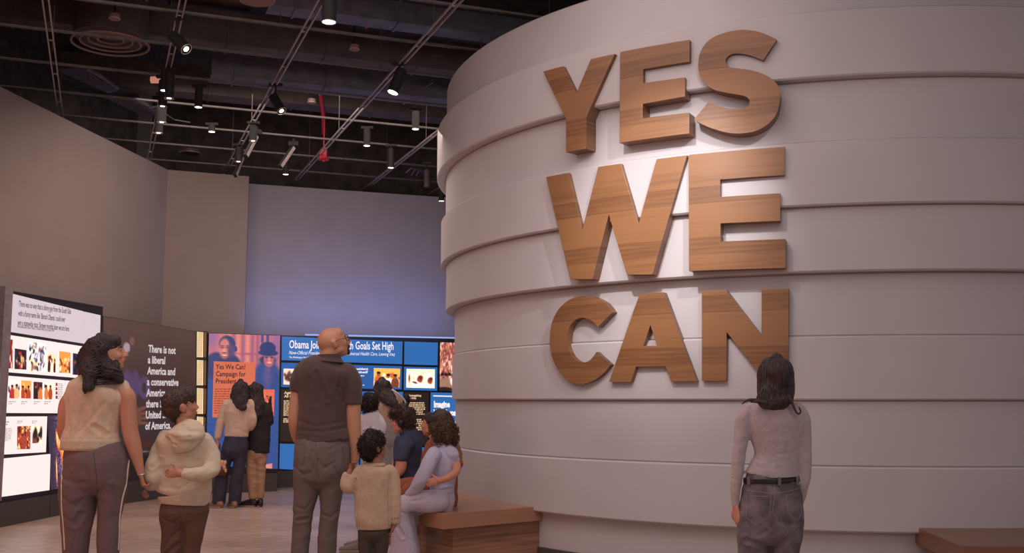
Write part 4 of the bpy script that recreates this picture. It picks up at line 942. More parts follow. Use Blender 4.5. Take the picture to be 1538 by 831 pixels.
    def curls(s, hair_obj, n, rr, tr, seed=1, name='curls', length=2.2, m=None):
        """small springy curls standing on the hair volume"""
        rs = np.random.RandomState(seed); co, no = coords(hair_obj.data); idx = rs.choice(len(co), n); V, Fc = [], []
        for i in idx:
            c = co[i]; nn = no[i]; up = np.array([0, 0, -1.]) + nn * rs.uniform(.2, 1.2) + rs.randn(3) * .3; up /= np.linalg.norm(up); a = np.cross(up, nn + .01); a /= np.linalg.norm(a) + 1e-9; b = np.cross(up, a); ph = rs.uniform(0, 6.28); pts = []
            q = rr * rs.uniform(.6, 1.3)
            for k in range(9):
                t = k / 8; an = ph + t * 6.28 * length; pts.append([*(c + nn * q * .3 + a * math.cos(an) * q + b * math.sin(an) * q + up * t * q * 3.2), tr, tr])
            loft(V, Fc, np.array(pts), 4)
        m2 = bpy.data.meshes.new(name); m2.from_pydata(V, [], Fc); o = link(name, m2, m or hair_obj.data.materials[0], hair_obj); m2.shade_smooth(); o['kind'] = 'stuff'; return o
    def band(s, name, pts, m, parent=None, ratio=1, sub=3, cap='flat', vxs=None, view=(0, 1, 0)):
        V, Fc = [], []; rows = []
        for p in pts:
            c = s.pt(p[0], p[1], p[3] if len(p) > 3 else 0); r = p[2] * s.k; rows.append([*c, r, r * (p[4] if len(p) > 4 else ratio)])
        loft(V, Fc, cat_arr(rows, sub), 28, cap, cap, view); me = bpy.data.meshes.new(name); me.from_pydata(V, [], Fc); me.shade_smooth(); return part(name, me, m, s.root, parent)
    def line(s, name, obj, pxs, r, m, lift=.001, ratio=.5, parent=None, sub=4):
        """thin cord or seam laid on the camera-side surface of obj"""
        base = np.array(s.root.location); co, _ = coords(obj.data); T = BVHTree.FromPolygons([Vector(c) for c in co], [tuple(p.vertices) for p in obj.data.polygons]); rows = []
        for p in cat_arr(pxs, sub):
            d = Vector(ray(p[0], p[1])).normalized(); o0 = Vector(O) - Vector(base); h = T.ray_cast(o0, d)
            if h[0] is None: continue
            q = h[0] - d * lift; rows.append([*q, r, r * ratio])
        if len(rows) < 2: return None
        V, Fc = [], []; loft(V, Fc, np.array(rows), 8); me = bpy.data.meshes.new(name); me.from_pydata(V, [], Fc); me.shade_smooth(); o = link(name, me, m, parent or obj); return o
    def wl(s, pts): base = np.array(s.root.location); return [[s.pt(a[0], a[1], a[2] if len(a) > 2 else 0) - base for a in L] for L in pts]
FLAT = 'flat'
# ---------------------------------------------------------------- woman at left, cream vest, holding the boy's hand
def standing_legs(P, lay, L, R, D, cap=0.05, hemz=.06, ratio=1.0, under=.012):
    for leg in (L, R):
        P.limb(lay, leg + [(leg[-1][0] - .3, fy(hemz, D), leg[-1][2] * .93)], ratio, under=under, cap1=FLAT)
        f = leg[-1]; P.limb('skin', [(f[0], fy(.15, D), f[2] * .55), (f[0], fy(.05, D), 9), ], 1)
D = 6.2
P = Person(D, 140, 'woman with long wavy dark hair in a cream sleeveless sweater, holding a boy\'s hand', SK['tan'], .0065)
P.head(161, 533, .0, yaw=-74, pitch=12, size=.97, ears=False, brow=M['hair_blk'])
P.limb('skin', [(159, 545, 12), (157, 562, 12), (156, 580, 14)], 1)
T = [(155, 563, 15), (154, 570, 24), (151, 577, 37), (148, 586, 45), (143, 600, 45), (140, 622, 41), (138, 645, 40), (136, 660, 43.5), (135, 675, 43)]
P.limb('top', T, .58, cap0=FLAT, cap1=FLAT, under=.014)
P.limb('top', [(183, 580, 10), (189, 588, 8)], 1.1); P.limb('top', [(110, 590, 10), (103, 597, 8)], 1.1)
P.limb('skin', [(182, 592, 13), (190, 596, 13.5), (192.5, 618, 12.5), (195, 645, 11.8), (201, 670, 11.2), (207, 693, 8), (211.5, 711, 5.6)], .95)
P.limb('skin', [(110, 600, 12), (101, 605, 11.5), (97.5, 628, 11), (96.5, 650, 10, .03), (104, 662, 9, .12), (125, 664, 7, .22), (138, 662, 6, .27)], .95)
P.hand(P.pt(138, 662, .27), (1, .4, .1), (0, -.3, 1), L=.17, curl=22)
P.hand(P.pt(211.5, 712), (.22, .10, -1), (.9, .5, .1), L=.15, curl=62, thumb=-1, spread=1, tcurl=50)
PT = [(136, 652, 34, 0, .48), (135, 666, 37.5, 0, .50), (138, 681, 45), (143, 697, 49.5), (143, 715, 50)]
P.limb('pants', PT, .62, cap0=FLAT, under=.014)
L = [(120, 712, 27), (117.5, 745, 27), (116, 780, 23.5), (113.5, 831, 18)]; R = [(166, 712, 25.5), (167, 745, 20.5), (164.5, 780, 16.5), (163, 831, 16)]
standing_legs(P, 'pants', L + [(112, 900, 17)], R + [(162, 900, 16)], D)
body = P.build('skin', 'body', P.skin); P.face(body)
top = P.build('top', 'sleeveless_sweater', knit('cream_knit', s2l(214, 186, 160)))
folds(top.data, 3, .0035, 3.4, (2.2, 1, .7), .3)
creases(top.data, P.wl([[(165, 605), (150, 625), (120, 655)], [(172, 615), (176, 650)], [(108, 600), (108, 640)], [(135, 610), (128, 640)], [(150, 640), (165, 652)]]), .012, .008)
P.band('hem_band', [(136, 659, 43.8, 0), (135, 676.5, 43.6, 0)], knit('cream_rib', s2l(204, 184, 158)), top, .60)
pa = P.build('pants', 'trousers', woven('mauve_grey_wool', s2l(114, 92, 93))); folds(pa.data, 5, .006, 2.4, (1, 1, 1.6), .25)
creases(pa.data, P.wl([[(95, 712), (120, 724), (142, 722)], [(100, 742), (122, 758), (135, 748)], [(142, 700), (146, 725), (145, 752)], [(176, 730), (180, 750), (178, 775)], [(108, 775), (122, 785), (130, 770)]]), .012, .010)
white = woven('white_piping', s2l(224, 206, 190))
P.line('side_stripe', pa, [(194, 687), (191, 712), (189.5, 727), (184, 748), (179.5, 778), (179, 800), (177.5, 826)], .006, white, .002)
P.line('side_stripe', pa, [(94.5, 690), (92.5, 720), (92.5, 760), (95, 790), (97, 826)], .004, white, .002)
P.line('back_seam', pa, [(140, 680), (143, 700), (145.5, 722), (146, 744)], .0015, woven('seam', s2l(60, 48, 50)), .0)
P.limb('brace', [(207, 712.5, 1.2, -.03), (212, 713.5, 1.2, -.04), (217.5, 712, 1.2, -.02), (213, 711, 1.2, .03), (207, 712.5, 1.2, -.03)], 1); P.raw('brace', 'bracelet', M['chrome'])
P.limb('hair', [(153, 508.5, 10), (153, 514, 20), (152, 523, 25.5), (150, 536, 26), (148, 550, 25), (145, 562, 21), (142, 570, 15)], .80)
P.limb('hair', [(134, 548, 13, -.05), (137, 562, 11, -.09), (134, 575, 8, -.12), (131, 584, 5.5, -.13), (127.5, 591, 1.5, -.13)], .8)
P.limb('hair', [(160, 552, 16, -.03), (170, 562, 11, -.05), (179, 568, 7, -.05), (184, 573, 2, -.05)], .8); P.limb('hair', [(128, 530, 9), (125, 548, 8), (127, 566, 6)], .9)
P.cap('hair'); hr = P.build('hair', 'hair', M['hair_blk']); folds(hr.data, 4, .010, 5, (1.5, 1.5, .9), .6)
P.strands(hr, [(153, 507), (152, 530), (148, 555), (143, 572)], 260, .0055, 3, .022, .09)
P.strands(hr, [(135, 556, -.08), (134, 575, -.12), (128, 590, -.13)], 40, .0035, 5, .012, .06)
for x, a in ((112, 1.75), (163, 1.4)):
    b = atY(x, fy(0, D), D); P.shoe(b.x, b.y, a)
woman1 = P

# ---------------------------------------------------------------- boy, cream quilted hoodie
D = 6.3
P = Person(D, 276, 'boy in a cream quilted hoodie with one hand folded behind his back', SK['tan'], .006)
P.head(271, 611, 0, yaw=-52, pitch=10, size=.93, brow=M['hair_dk'])
P.limb('skin', [(273, 622, 11), (276, 636, 11), (277, 652, 13)], 1)
P.limb('top', [(278, 641, 15), (278, 647, 27), (277, 655, 37), (276, 666, 42), (276, 685, 40), (277, 705, 38), (277, 725, 40), (276, 740, 40), (275, 746, 37)], .62, cap0=FLAT, cap1=FLAT, under=.02)
P.limb('top', [(250, 664, 15), (238, 686, 14.5), (231, 708, 14.5, -.03), (231, 722, 13.5, -.03), (224, 728, 9, .09), (222, 729, 7, .13)], .9, under=.02)
P.limb('top', [(305, 664, 15), (316, 684, 14, -.01), (318, 702, 13.5, -.05), (308, 712, 11.5, -.12), (290, 713, 9.5, -.17), (273, 711, 8, -.18)], .9, cap1=FLAT, under=.018)
P.limb('skin', [(292, 713, 6, -.17), (270, 711, 6, -.18)], 1)
P.hand(P.pt(272, 712, -.18), (-1, 0, .05), (.1, -1, .1), L=.135, curl=42, thumb=1, spread=3, tcurl=30)
P.hand(P.pt(224, 731, .06), (-.5, -.1, -.7), (.4, .1, -.5), L=.125, curl=75, thumb=1, tcurl=50)
P.limb('hood', [(278, 638, 17, -.03), (278, 645, 27, -.055), (277, 655, 29, -.085), (273, 666, 20, -.105), (267, 676, 10, -.105), (264, 682, 3, -.10)], .42)
P.limb('hood', [(254, 650, 5, -.08), (268, 655, 6, -.13), (290, 656, 6, -.13), (304, 652, 5, -.08)], .8)
P.limb('hood', [(285, 640, 9, .0), (294, 644, 9, -.03), (303, 652, 6, -.05)], .9)
P.limb('pants', [(276, 736, 30, 0, .5), (277, 754, 34, 0, .58), (277, 768, 36)], .68, under=.02)
P.limb('pants', [(305, 760, 7), (304, 768, 8), (300, 785, 6)], 1)
standing_legs(P, 'pants', [(258, 765, 18), (261, 800, 18.5), (260, 831, 17), (258, 890, 15)], [(294, 765, 18), (290, 800, 15.5), (287, 831, 12.5), (286, 890, 13)], D, under=.018)
body = P.build('skin', 'body', P.skin); P.face(body)
m = mat('cream_quilted_cotton', s2l(206, 188, 164), .85, var=.05, scale=20, bump=.3, bscale=45)
top = P.build('top', 'hoodie', m); folds(top.data, 11, .004, 4, (1, 1, 1.8), .45)
creases(top.data, P.wl([[(250, 731), (275, 733), (295, 722)], [(250, 690), (252, 712), (246, 728)], [(303, 690), (300, 702), (290, 704)], [(235, 700), (246, 690)]]), .010, .006)
hd = P.build('hood', 'hood', m, parent=top); folds(hd.data, 13, .003, 7, (1, 1, 1), .4)
creases(hd.data, P.wl([[(258, 651), (275, 657), (300, 655)], [(264, 664), (275, 667)]]), .006, .006)
P.band('hem_band', [(275.5, 742, 37.5), (276, 750, 37.5), (275.5, 757, 36)], knit('cream_rib_trim', s2l(200, 180, 156)), top, .66)
pa = P.build('pants', 'trousers', woven('brown_corduroy', s2l(100, 72, 62))); folds(pa.data, 15, .006, 3, (1, 1, 1.3), .3)
creases(pa.data, P.wl([[(250, 778), (265, 784), (277, 776)], [(278, 770), (280, 800), (279, 815)], [(250, 822), (262, 805), (275, 795)], [(255, 831), (272, 815)]]), .010, .012)
P.limb('hair', [(266, 590, 7), (267, 597, 14.5), (268, 607, 18), (267, 618, 17), (267, 627, 12), (268, 632, 7)], .85)
P.limb('hair', [(275, 587.5, 7), (283, 592, 8), (287, 600, 6)], 1)
P.cap('hair', .97); hr = P.build('hair', 'hair', M['hair_br']); cells(hr.data, 3, 900, .004); P.curls(hr, 260, .003, .0016, 4, length=.5)
for x, a in ((258, 1.7), (286, 1.45)):
    b = atY(x, fy(0, D), D); P.shoe(b.x, b.y, a, .22)

# ---------------------------------------------------------------- bald man in a dark polo
D = 7.5
P = Person(D, 486, 'bald man in a black polo shirt and grey trousers holding a small child\'s hand', SK['lt'], .007)
P.head(501, 515.5, 0, yaw=-66, pitch=18, size=1.05, brow=M['hair_blk'])
P.limb('skin', [(497, 522, 15), (495, 535, 15.5), (494, 548, 17)], 1)
P.limb('top', [(493, 539, 20, 0, 1.05), (491, 545, 29, 0, .85), (489, 552, 40, 0, .68), (488, 564, 46), (487, 585, 40.5), (486, 605, 37), (485, 630, 36.5), (486, 650, 39), (487, 664, 41.5)], .60, cap0=FLAT, cap1=FLAT, under=.014)
P.limb('top', [(456, 558, 14), (448, 572, 12), (443.5, 589, 9)], 1.1, cap1=FLAT); P.limb('top', [(520, 560, 15), (528, 572, 14.5), (530, 590, 13.5), (530, 608, 12.8)], 1.05, cap1=FLAT)
P.limb('skin', [(452, 565, 11), (445, 588, 8), (442.5, 612, 8.8), (441, 634, 8), (444, 655, 6.5, .05), (452, 672, 5.5, .12)], .95)
P.hand(P.pt(452, 672, .12), (.3, .3, -1), (1, .2, .2), L=.18, curl=30)
P.limb('skin', [(524, 570, 12), (530, 600, 11.2), (531, 625, 11), (532, 650, 10.3), (534, 675, 8), (532.5, 694, 6)], .95)
P.hand(P.pt(532, 696), (-.38, -.05, -1), (-.6, -.6, .1), L=.175, curl=35, thumb=1, spread=2)
P.limb('pants', [(486, 638, 30, 0, .45), (486, 652, 34, 0, .5), (485, 668, 40.5, 0, .64), (484, 690, 42.5), (482, 708, 41.5)], .68, cap0=FLAT, under=.014)
standing_legs(P, 'pants', [(462, 708, 21), (459, 745, 17.5), (454.5, 780, 14), (450.5, 831, 12.3)], [(500, 708, 20), (497, 745, 16.5), (494.5, 780, 14), (490.5, 831, 13.6)], D)
body = P.build('skin', 'body', P.skin); P.face(body)
top = P.build('top', 'polo_shirt', knit('black_pique', s2l(86, 66, 64))); folds(top.data, 21, .0035, 3.2, (1.6, 1, .9), .35)
creases(top.data, P.wl([[(470, 570), (466, 600), (470, 625)], [(515, 570), (510, 590), (518, 605)], [(452, 632), (480, 640), (515, 634)], [(455, 646), (490, 648), (522, 642)], [(480, 560), (495, 600)]]), .012, .008)
P.band('collar', [(494, 532.5, 17.2), (494, 538, 18.5), (493.5, 544, 25)], knit('black_collar_rib', s2l(74, 58, 57)), top, 1.0)
P.line('hem_seam', top, [(449, 652), (470, 655), (500, 658), (524, 661)], .002, M['black_frame'], .0)
pa = P.build('pants', 'trousers', woven('warm_grey_twill', s2l(112, 96, 92))); folds(pa.data, 23, .006, 2.6, (1, 1, 1.5), .3)
creases(pa.data, P.wl([[(474, 676), (470, 690), (478, 708), (479, 730)], [(484, 690), (492, 702), (505, 694)], [(445, 700), (460, 712), (472, 708)], [(448, 760), (462, 764), (470, 752)], [(488, 772), (500, 776), (508, 768)], [(505, 700), (515, 720)], [(450, 780), (462, 778)]]), .010, .012)
sm = woven('grey_seam_thread', s2l(82, 70, 68))
P.line('pocket_seam', pa, [(450, 670), (457, 668), (458, 688), (453, 700)], .0018, sm, 0); P.line('pocket_seam', pa, [(493, 674), (512, 668), (516, 690)], .0018, sm, 0); P.line('back_seam', pa, [(474.5, 661), (475, 680), (477, 700), (479, 720)], .0018, sm, 0)
# beard and glasses
P.lay('beard'); hp = P.P
ellipsoid(*P.lay('beard'), hp(0, .077, -.088), P.hR, (.022, .016, .021), 14, 10); ellipsoid(*P.lay('beard'), hp(0, .098, -.0445), P.hR, (.021, .006, .004), 12, 8)
for q in (-1, 1): loft(*P.lay('beard'), cat_arr([[*hp(q * .021, .090, -.045), .005, .005], [*hp(q * .026, .083, -.062), .005, .005], [*hp(q * .020, .078, -.080), .007, .007]], 3), 8)
P.raw('beard', 'goatee', M['hair_blk'], body)
GL = P.lay('glass')
for q in (-1, 1):
    loft(*GL, [[*hp(q * .072, .08, .012), .0022, .0035], [*hp(q * .081, .02, .014), .0022, .0035], [*hp(q * .082, -.02, .008), .0022, .0035]], 6)
    rim = [[*hp(q * .036 + .030 * math.cos(a), .102 - .012 * abs(math.cos(a)), .006 + .023 * math.sin(a)), .002, .002] for a in np.linspace(0, 6.28, 18)]; loft(*GL, rim, 6)
    loft(*GL, [[*hp(q * .064, .094, .012), .002, .003], [*hp(q * .072, .08, .012), .002, .003]], 6)
loft(*GL, [[*hp(-.008, .106, .010), .002, .002], [*hp(.008, .106, .010), .002, .002]], 6)
g = P.raw('glass', 'glasses_frame', mat('bronze_spectacle_frame', s2l(120, 70, 50), .3, .3), body)
lm = mat('spectacle_lens', (.8, .8, .8), .02); lm.node_tree.nodes['Principled BSDF'].inputs['Transmission Weight'].default_value = .9
for q in (-1, 1): ellipsoid(*P.lay('lens'), hp(q * .036, .098, .006), P.hR, (.028, .0012, .021), 16, 8)
P.raw('lens', 'spectacle_lenses', lm, g)
for x, a in ((450, 1.8), (490, 1.4)):
    b = atY(x, fy(0, D), D); P.shoe(b.x, b.y, a, .29)

# ---------------------------------------------------------------- small child in a tan sweater
D = 7.15
P = Person(D, 562, 'small child with short black curls in a tan knitted sweater', SK['brown'], .006)
P.head(561, 672.5, 0, yaw=-48, pitch=16, size=.86, brow=M['hair_blk'])
P.limb('skin', [(562, 682, 9.5), (565, 692, 9), (565, 704, 11)], 1)
P.limb('top', [(565, 697, 13), (564, 701, 21), (563, 708, 27), (562, 722, 28.5), (561, 745, 28), (561, 770, 28), (562, 795, 26.5)], .70, cap0=FLAT, cap1=FLAT, under=.018)
P.limb('top', [(585, 708, 10), (592, 720, 9), (594, 742, 8.5, -.01), (594.5, 765, 8, -.02), (594, 787, 7.3, -.02)], 1, cap1=FLAT, under=.012)
P.limb('top', [(541, 708, 10), (532, 724, 10), (524, 733, 9.5), (520, 728, 9.5, .0), (521, 718, 8.5, .01), (524, 711, 7.5, .01)], 1, cap1=FLAT, under=.012)
P.limb('skin', [(594, 780, 4.5, -.02), (592, 790, 4, -.02)], 1); P.hand(P.pt(592.5, 788, -.02), (-.35, .05, -1), (-.8, .1, .2), L=.115, curl=25, thumb=1)
P.limb('skin', [(522, 718, 5.2), (525.5, 708, 4.5, .0)], 1); P.hand(P.pt(525.5, 709, 0), (.25, .0, 1), (.6, -.5, 0), L=.11, curl=35, thumb=1)
P.limb('pants', [(562, 776, 20, 0, .45), (562, 790, 22, 0, .5), (562, 800, 24, 0, .7)], .8, under=.015)
standing_legs(P, 'pants', [(551, 793, 13), (550, 812, 11.5), (551, 831, 11)], [(573, 793, 13), (573, 812, 12), (571, 831, 11)], D, under=.012)
body = P.build('skin', 'body', P.skin); P.face(body)
kn = knit('tan_wool_knit', s2l(196, 166, 142)); top = P.build('top', 'sweater', kn); folds(top.data, 31, .003, 3, (1, 1, 1.4), .3)
creases(top.data, P.wl([[(586, 715), (585, 745), (586, 780)], [(536, 720), (533, 735)]]), .008, .007)
rb_ = [(538 + 4.3 * i, 0) for i in range(12)]
ribs = P.lay('ribs')
for i in range(14):
    x = 536.5 + i * 3.9; p0 = P.pt(x, 779 + i * .25, 0); off = math.sqrt(max(0, 1 - ((x - 562) / 28.5) ** 2)) * 28 * P.k * .70
    loft(*ribs, [[p0[0], p0[1] - off + .001, p0[2], .0028, .0028], [p0[0], p0[1] - off + .001, P.pt(x, 790 + i * .1, 0)[2], .0028, .0028]], 6)
r = P.raw('ribs', 'hem_ribbing', kn, top); r['kind'] = 'stuff'
P.band('neck_rib', [(565, 695.5, 12), (565, 700, 14)], kn, top, 1)
for i, x in enumerate((589, 593.5, 597.5)):
    V, Fc = [], []; c = P.pt(x, 779.5 + (-.6) * i, -.062 + .0 * i); ellipsoid(V, Fc, c, np.eye(3), (.004, .003, .004), 8, 6); me = bpy.data.meshes.new('b'); me.from_pydata(V, [], Fc); part('cuff_button', me, M['black_frame'], P.root, top)
pa = P.build('pants', 'trousers', woven('dark_olive_cotton', s2l(72, 62, 52))); folds(pa.data, 33, .006, 4, (1, 1, 1.6), .3)
P.limb('hair', [(556, 653, 9), (557, 659, 16), (557.5, 668, 17), (557, 677, 15.5), (558, 685, 11), (560, 689, 7)], .9); P.limb('hair', [(566, 655, 8), (572, 662, 6)], 1)
P.cap('hair'); hr = P.build('hair', 'hair', M['curl_blk']); cells(hr.data, 6, 500, .006); P.curls(hr, 900, .0045, .0019, 6, length=1.1)
for x, a in ((551, 1.7), (571, 1.45)):
    b = atY(x, fy(0, D), D); P.shoe(b.x, b.y, a, .17)

# ---------------------------------------------------------------- woman at right looking up at the letters
D = 5.8
P = Person(D, 1160, 'woman with long straight dark hair in a grey long-sleeved top, looking up at the letters', SK['fair'], .0065)
P.head(1164, 567, 0, yaw=22, pitch=12, size=.93, ears=False, brow=M['hair_dk'])
P.limb('skin', [(1165, 580, 12), (1166, 595, 12), (1166, 612, 14)], 1)
P.limb('top', [(1167, 604, 18), (1167, 607, 29), (1166, 612, 39), (1165, 622, 45), (1165, 638, 45), (1166, 655, 40), (1167, 675, 35), (1166, 692, 34), (1163, 706, 38), (1160.5, 719.5, 42.3)], .58, cap0=FLAT, cap1=FLAT, under=.010)
P.limb('top', [(1127, 618, 13), (1117, 628, 12.8), (1113.5, 655, 11.3), (1110, 682, 10.2), (1107, 712, 9), (1104.5, 740, 7), (1105, 762, 5.4)], .95, cap1=FLAT, under=.005)
P.limb('top', [(1197, 618, 13), (1203.5, 628, 12.8), (1206.5, 655, 12), (1208, 682, 11), (1208, 712, 10), (1205.5, 735, 8), (1201, 757, 6, .06)], .95, cap1=FLAT, under=.005)
P.hand(P.pt(1105, 762), (.12, .05, -1), (.9, .3, 0), L=.17, curl=20, thumb=-1); P.hand(P.pt(1201, 757, .06), (-.3, .3, -1), (-.9, .3, 0), L=.17, curl=20)
P.limb('pants', [(1161, 704, 28, 0, .45), (1159.5, 717, 38.5, 0, .58), (1159, 735, 43), (1159, 755, 47), (1158, 775, 48.5), (1158, 790, 48.5)], .66, cap0=FLAT, under=.014)
standing_legs(P, 'pants', [(1134, 785, 25), (1131, 805, 23), (1130.5, 831, 20.5), (1131, 900, 18)], [(1182, 785, 24), (1180, 805, 24), (1177, 831, 22), (1176, 900, 18)], D)
body = P.build('skin', 'body', P.skin); P.face(body)
tm = knit('grey_ribbed_jersey', s2l(186, 170, 172)); top = P.build('top', 'long_sleeved_top', tm); folds(top.data, 41, .0015, 4, (1, 1, 2.5), .3)
creases(top.data, P.wl([[(1134, 690), (1150, 694), (1170, 690)], [(1133, 700), (1155, 704), (1185, 697)], [(1196, 672), (1180, 680), (1160, 682)], [(1197, 684), (1180, 690)], [(1134, 678), (1145, 684)], [(1198, 694), (1185, 700)], [(1125, 640), (1127, 665)], [(1204, 640), (1203, 660)]]), .005, .004)
dn = bpy.data.materials.new('washed_black_denim'); dn = mat('washed_black_denim', s2l(116, 104, 110), .85, var=.45, scale=14, bump=.4, bscale=220)
pa = P.build('pants', 'jeans', dn); folds(pa.data, 43, .006, 2.4, (1, 1, 1.5), .3)
creases(pa.data, P.wl([[(1158, 760), (1156, 785), (1153, 800)], [(1135, 800), (1148, 792), (1156, 780)], [(1162, 780), (1180, 785), (1198, 780)], [(1165, 815), (1185, 800), (1200, 790)], [(1118, 810), (1135, 815)]]), .010, .010)
th = woven('pale_denim_stitching', s2l(160, 146, 146))
for name, L_ in (('pocket_stitching', [(1121, 745), (1121, 778), (1136, 788), (1156, 776), (1158, 746), (1121, 745)]), ('pocket_stitching', [(1181, 744), (1184, 772), (1198, 783), (1204, 770), (1202, 742), (1181, 744)]), ('yoke_seam', [(1118, 736), (1140, 739), (1163, 742), (1185, 738), (1201, 733)]), ('back_seam', [(1163, 726), (1164, 745), (1160, 770)])):
    xs = []
    for a, b in zip(L_, L_[1:]):
        for k in range(6): xs.append((a[0] + (b[0] - a[0]) * k / 6, a[1] + (b[1] - a[1]) * k / 6))
    P.line(name, pa, xs + [L_[-1]], .0013, th, .0002, sub=1)
P.band('belt', [(1158.5, 716.5, 41.5), (1159, 724, 42)], mat('black_leather_belt', s2l(38, 30, 32), .3), pa, .69)
for x in (1163, 1121, 1192):
    q = P.pt(x, 721, 0); off = math.sqrt(max(0.05, 1 - ((x - 1159) / 43) ** 2)) * 43 * P.k * .69
    bm = bmesh.new(); bm_box(bm, (q[0], q[1] - off - .002, q[2]), (.014, .012, .045)); part('belt_loop', bm, dn, P.root, pa)
P.limb('hair', [(1166, 537, 8), (1166, 541, 16), (1165.5, 549, 22.5), (1165, 560, 25.5), (1165, 573, 26), (1165, 587, 26, -.01), (1165, 598, 24, -.03), (1164, 606, 19, -.05)], .85)
P.limb('hair', [(1155, 590, 12, -.08), (1147, 600, 11, -.10), (1150, 607, 8, -.11), (1168, 604, 7, -.11), (1185, 600, 6, -.10)], .5)
P.cap('hair'); hr = P.build('hair', 'hair', M['hair_dk']); folds(hr.data, 47, .004, 9, (1.8, 1.8, .35), .5)
P.strands(hr, [(1166, 536), (1165, 560), (1165, 585), (1165, 606, -.04)], 260, .004, 9, .003, .25)
P.limb('wisp', [(1150, 598, 3.5, -.10), (1138, 601, 2.6, -.10), (1124, 601, 1.8, -.10), (1114.5, 607, .7, -.09)], 1); P.limb('wisp', [(1185, 596, 3.5, -.10), (1190, 606, 2.2, -.12), (1195, 618, 1.5, -.13), (1200, 622, 1.4, -.13), (1202.5, 618, 1.3, -.12), (1200, 612, 1, -.12)], 1)
P.limb('wisp', [(1150, 605, 4, -.12), (1138, 603, 3, -.11), (1128, 604, 1.2, -.10)], 1); P.raw('wisp', 'loose_strands', M['hair_dk'], hr)
for x, a in ((1131, 1.75), (1176, 1.4)):
    b = atY(x, fy(0, D), D); P.shoe(b.x, b.y, a, .25)
# ---------------------------------------------------------------- far pair in front of the poster
D = 13.8
P = Person(D, 350, 'woman in a short cream jacket and flared jeans with a tan handbag, reading the poster', SK['fair'], .010)
P.head(361, 591, 0, yaw=-22, pitch=4, size=1.0, ears=False, brow=M['hair_blk'])
P.limb('skin', [(361, 598, 6), (360, 606, 5.5), (360, 612, 7)], 1)
P.limb('top', [(360, 599, 7), (359, 603, 14), (358, 608, 19), (357, 618, 20.5), (357, 632, 19), (356, 645, 18), (355, 656, 18)], .66, cap0=FLAT, cap1=FLAT, under=.02)
P.limb('top', [(341, 606, 6.5), (335, 620, 6.2), (330, 640, 5.8), (327, 660, 4.6)], 1, cap1=FLAT, under=.02)
P.limb('top', [(376, 606, 6.5), (379, 620, 6), (380, 634, 5.8), (377, 643, 5.2, .05), (371, 642, 4, .2)], 1, under=.02)
P.limb('skin', [(327, 655, 2.6), (327, 668, 2.4)], 1); P.hand(P.pt(327, 668), (.05, .05, -1), (1, .2, 0), L=.17, curl=45, thumb=-1)
P.limb('pants', [(355, 646, 14), (355, 656, 16.5), (354, 668, 18.5), (352, 678, 19.5)], .72, cap0=FLAT, under=.02)
P.limb('pants', [(344, 676, 10.5), (337, 700, 8.8), (332, 725, 9.2), (328, 757.5, 10)], .9, cap1=FLAT, under=.03)
P.limb('pants', [(361, 676, 10), (359, 700, 9.2), (355, 725, 9.2), (352.5, 757.5, 9)], .9, cap1=FLAT, under=.03)
body = P.build('skin', 'body', P.skin, vx=.009); P.face(body)
top = P.build('top', 'jacket', woven('cream_boucle', s2l(208, 178, 158), .12)); folds(top.data, 51, .006, 2.5, (1, 1, 1.5), .3)
pa = P.build('pants', 'jeans', mat('indigo_denim', s2l(54, 52, 70), .85, var=.3, scale=12, bump=.3, bscale=200)); folds(pa.data, 53, .006, 2.6, (1, 1, 1.4), .3)
P.limb('hair', [(361, 573.5, 5), (361, 577, 9.5), (361, 584, 12), (361, 592, 12), (361, 600, 11.5, -.04), (362, 607, 9, -.09), (365, 612.5, 5.5, -.12)], .9)
P.limb('hair', [(350, 594, 4), (347, 597.5, 1.5)], 1); P.cap(k=.98); hr = P.build('hair', 'hair', M['hair_blk'], vx=.009); folds(hr.data, 55, .007, 7, (1.5, 1.5, .7), .5); P.strands(hr, [(361, 574), (361, 590), (362, 611, -.06)], 120, .006, 55, .010, .12)
for x, a in ((329, 2.6), (352, 2.2)):
    b = atY(x, fy(0, D), D); P.shoe(b.x, b.y - .04, a, .23, mat('tan_shoe_%d' % x, s2l(150, 106, 82), .5), h=.08)
# her handbag
b = atY(332, 701, D - .1); t = empty('handbag', b); tag(t, 'tan and brown scarf-tied handbag hanging beside the flared jeans', 'handbag')
bm = bmesh.new(); bm_box(bm, (0, 0, -.05), (.15, .07, .14)); bmesh.ops.bevel(bm, geom=bm.edges[:], offset=.02, segments=3, affect='EDGES'); link('bag_body', bm, mat('brown_bag_leather', s2l(104, 62, 48), .5), t, True)
bm = bmesh.new(); bm_path(bm, [(-.05, 0, .02), (-.035, 0, .16), (-.03, 0, .30), (.0, 0, .16), (.05, 0, .02)], .006, 6); link('bag_strap', bm, M['shoe_dk'], t, True)
bm = bmesh.new()
for k, (x, z, rr) in enumerate(((.02, .04, .03), (.05, -.01, .024), (.06, .05, .022), (.0, .02, .02), (.07, -.05, .016))): bmesh.ops.create_icosphere(bm, subdivisions=2, radius=rr, matrix=Matrix.Translation((x, -.035, z)) @ Matrix.Scale(1.6, 4, (0, 0, 1)))
link('bag_scarf', bm, mat('peach_scarf', s2l(214, 160, 128), .6, var=.3, scale=30), t, True)

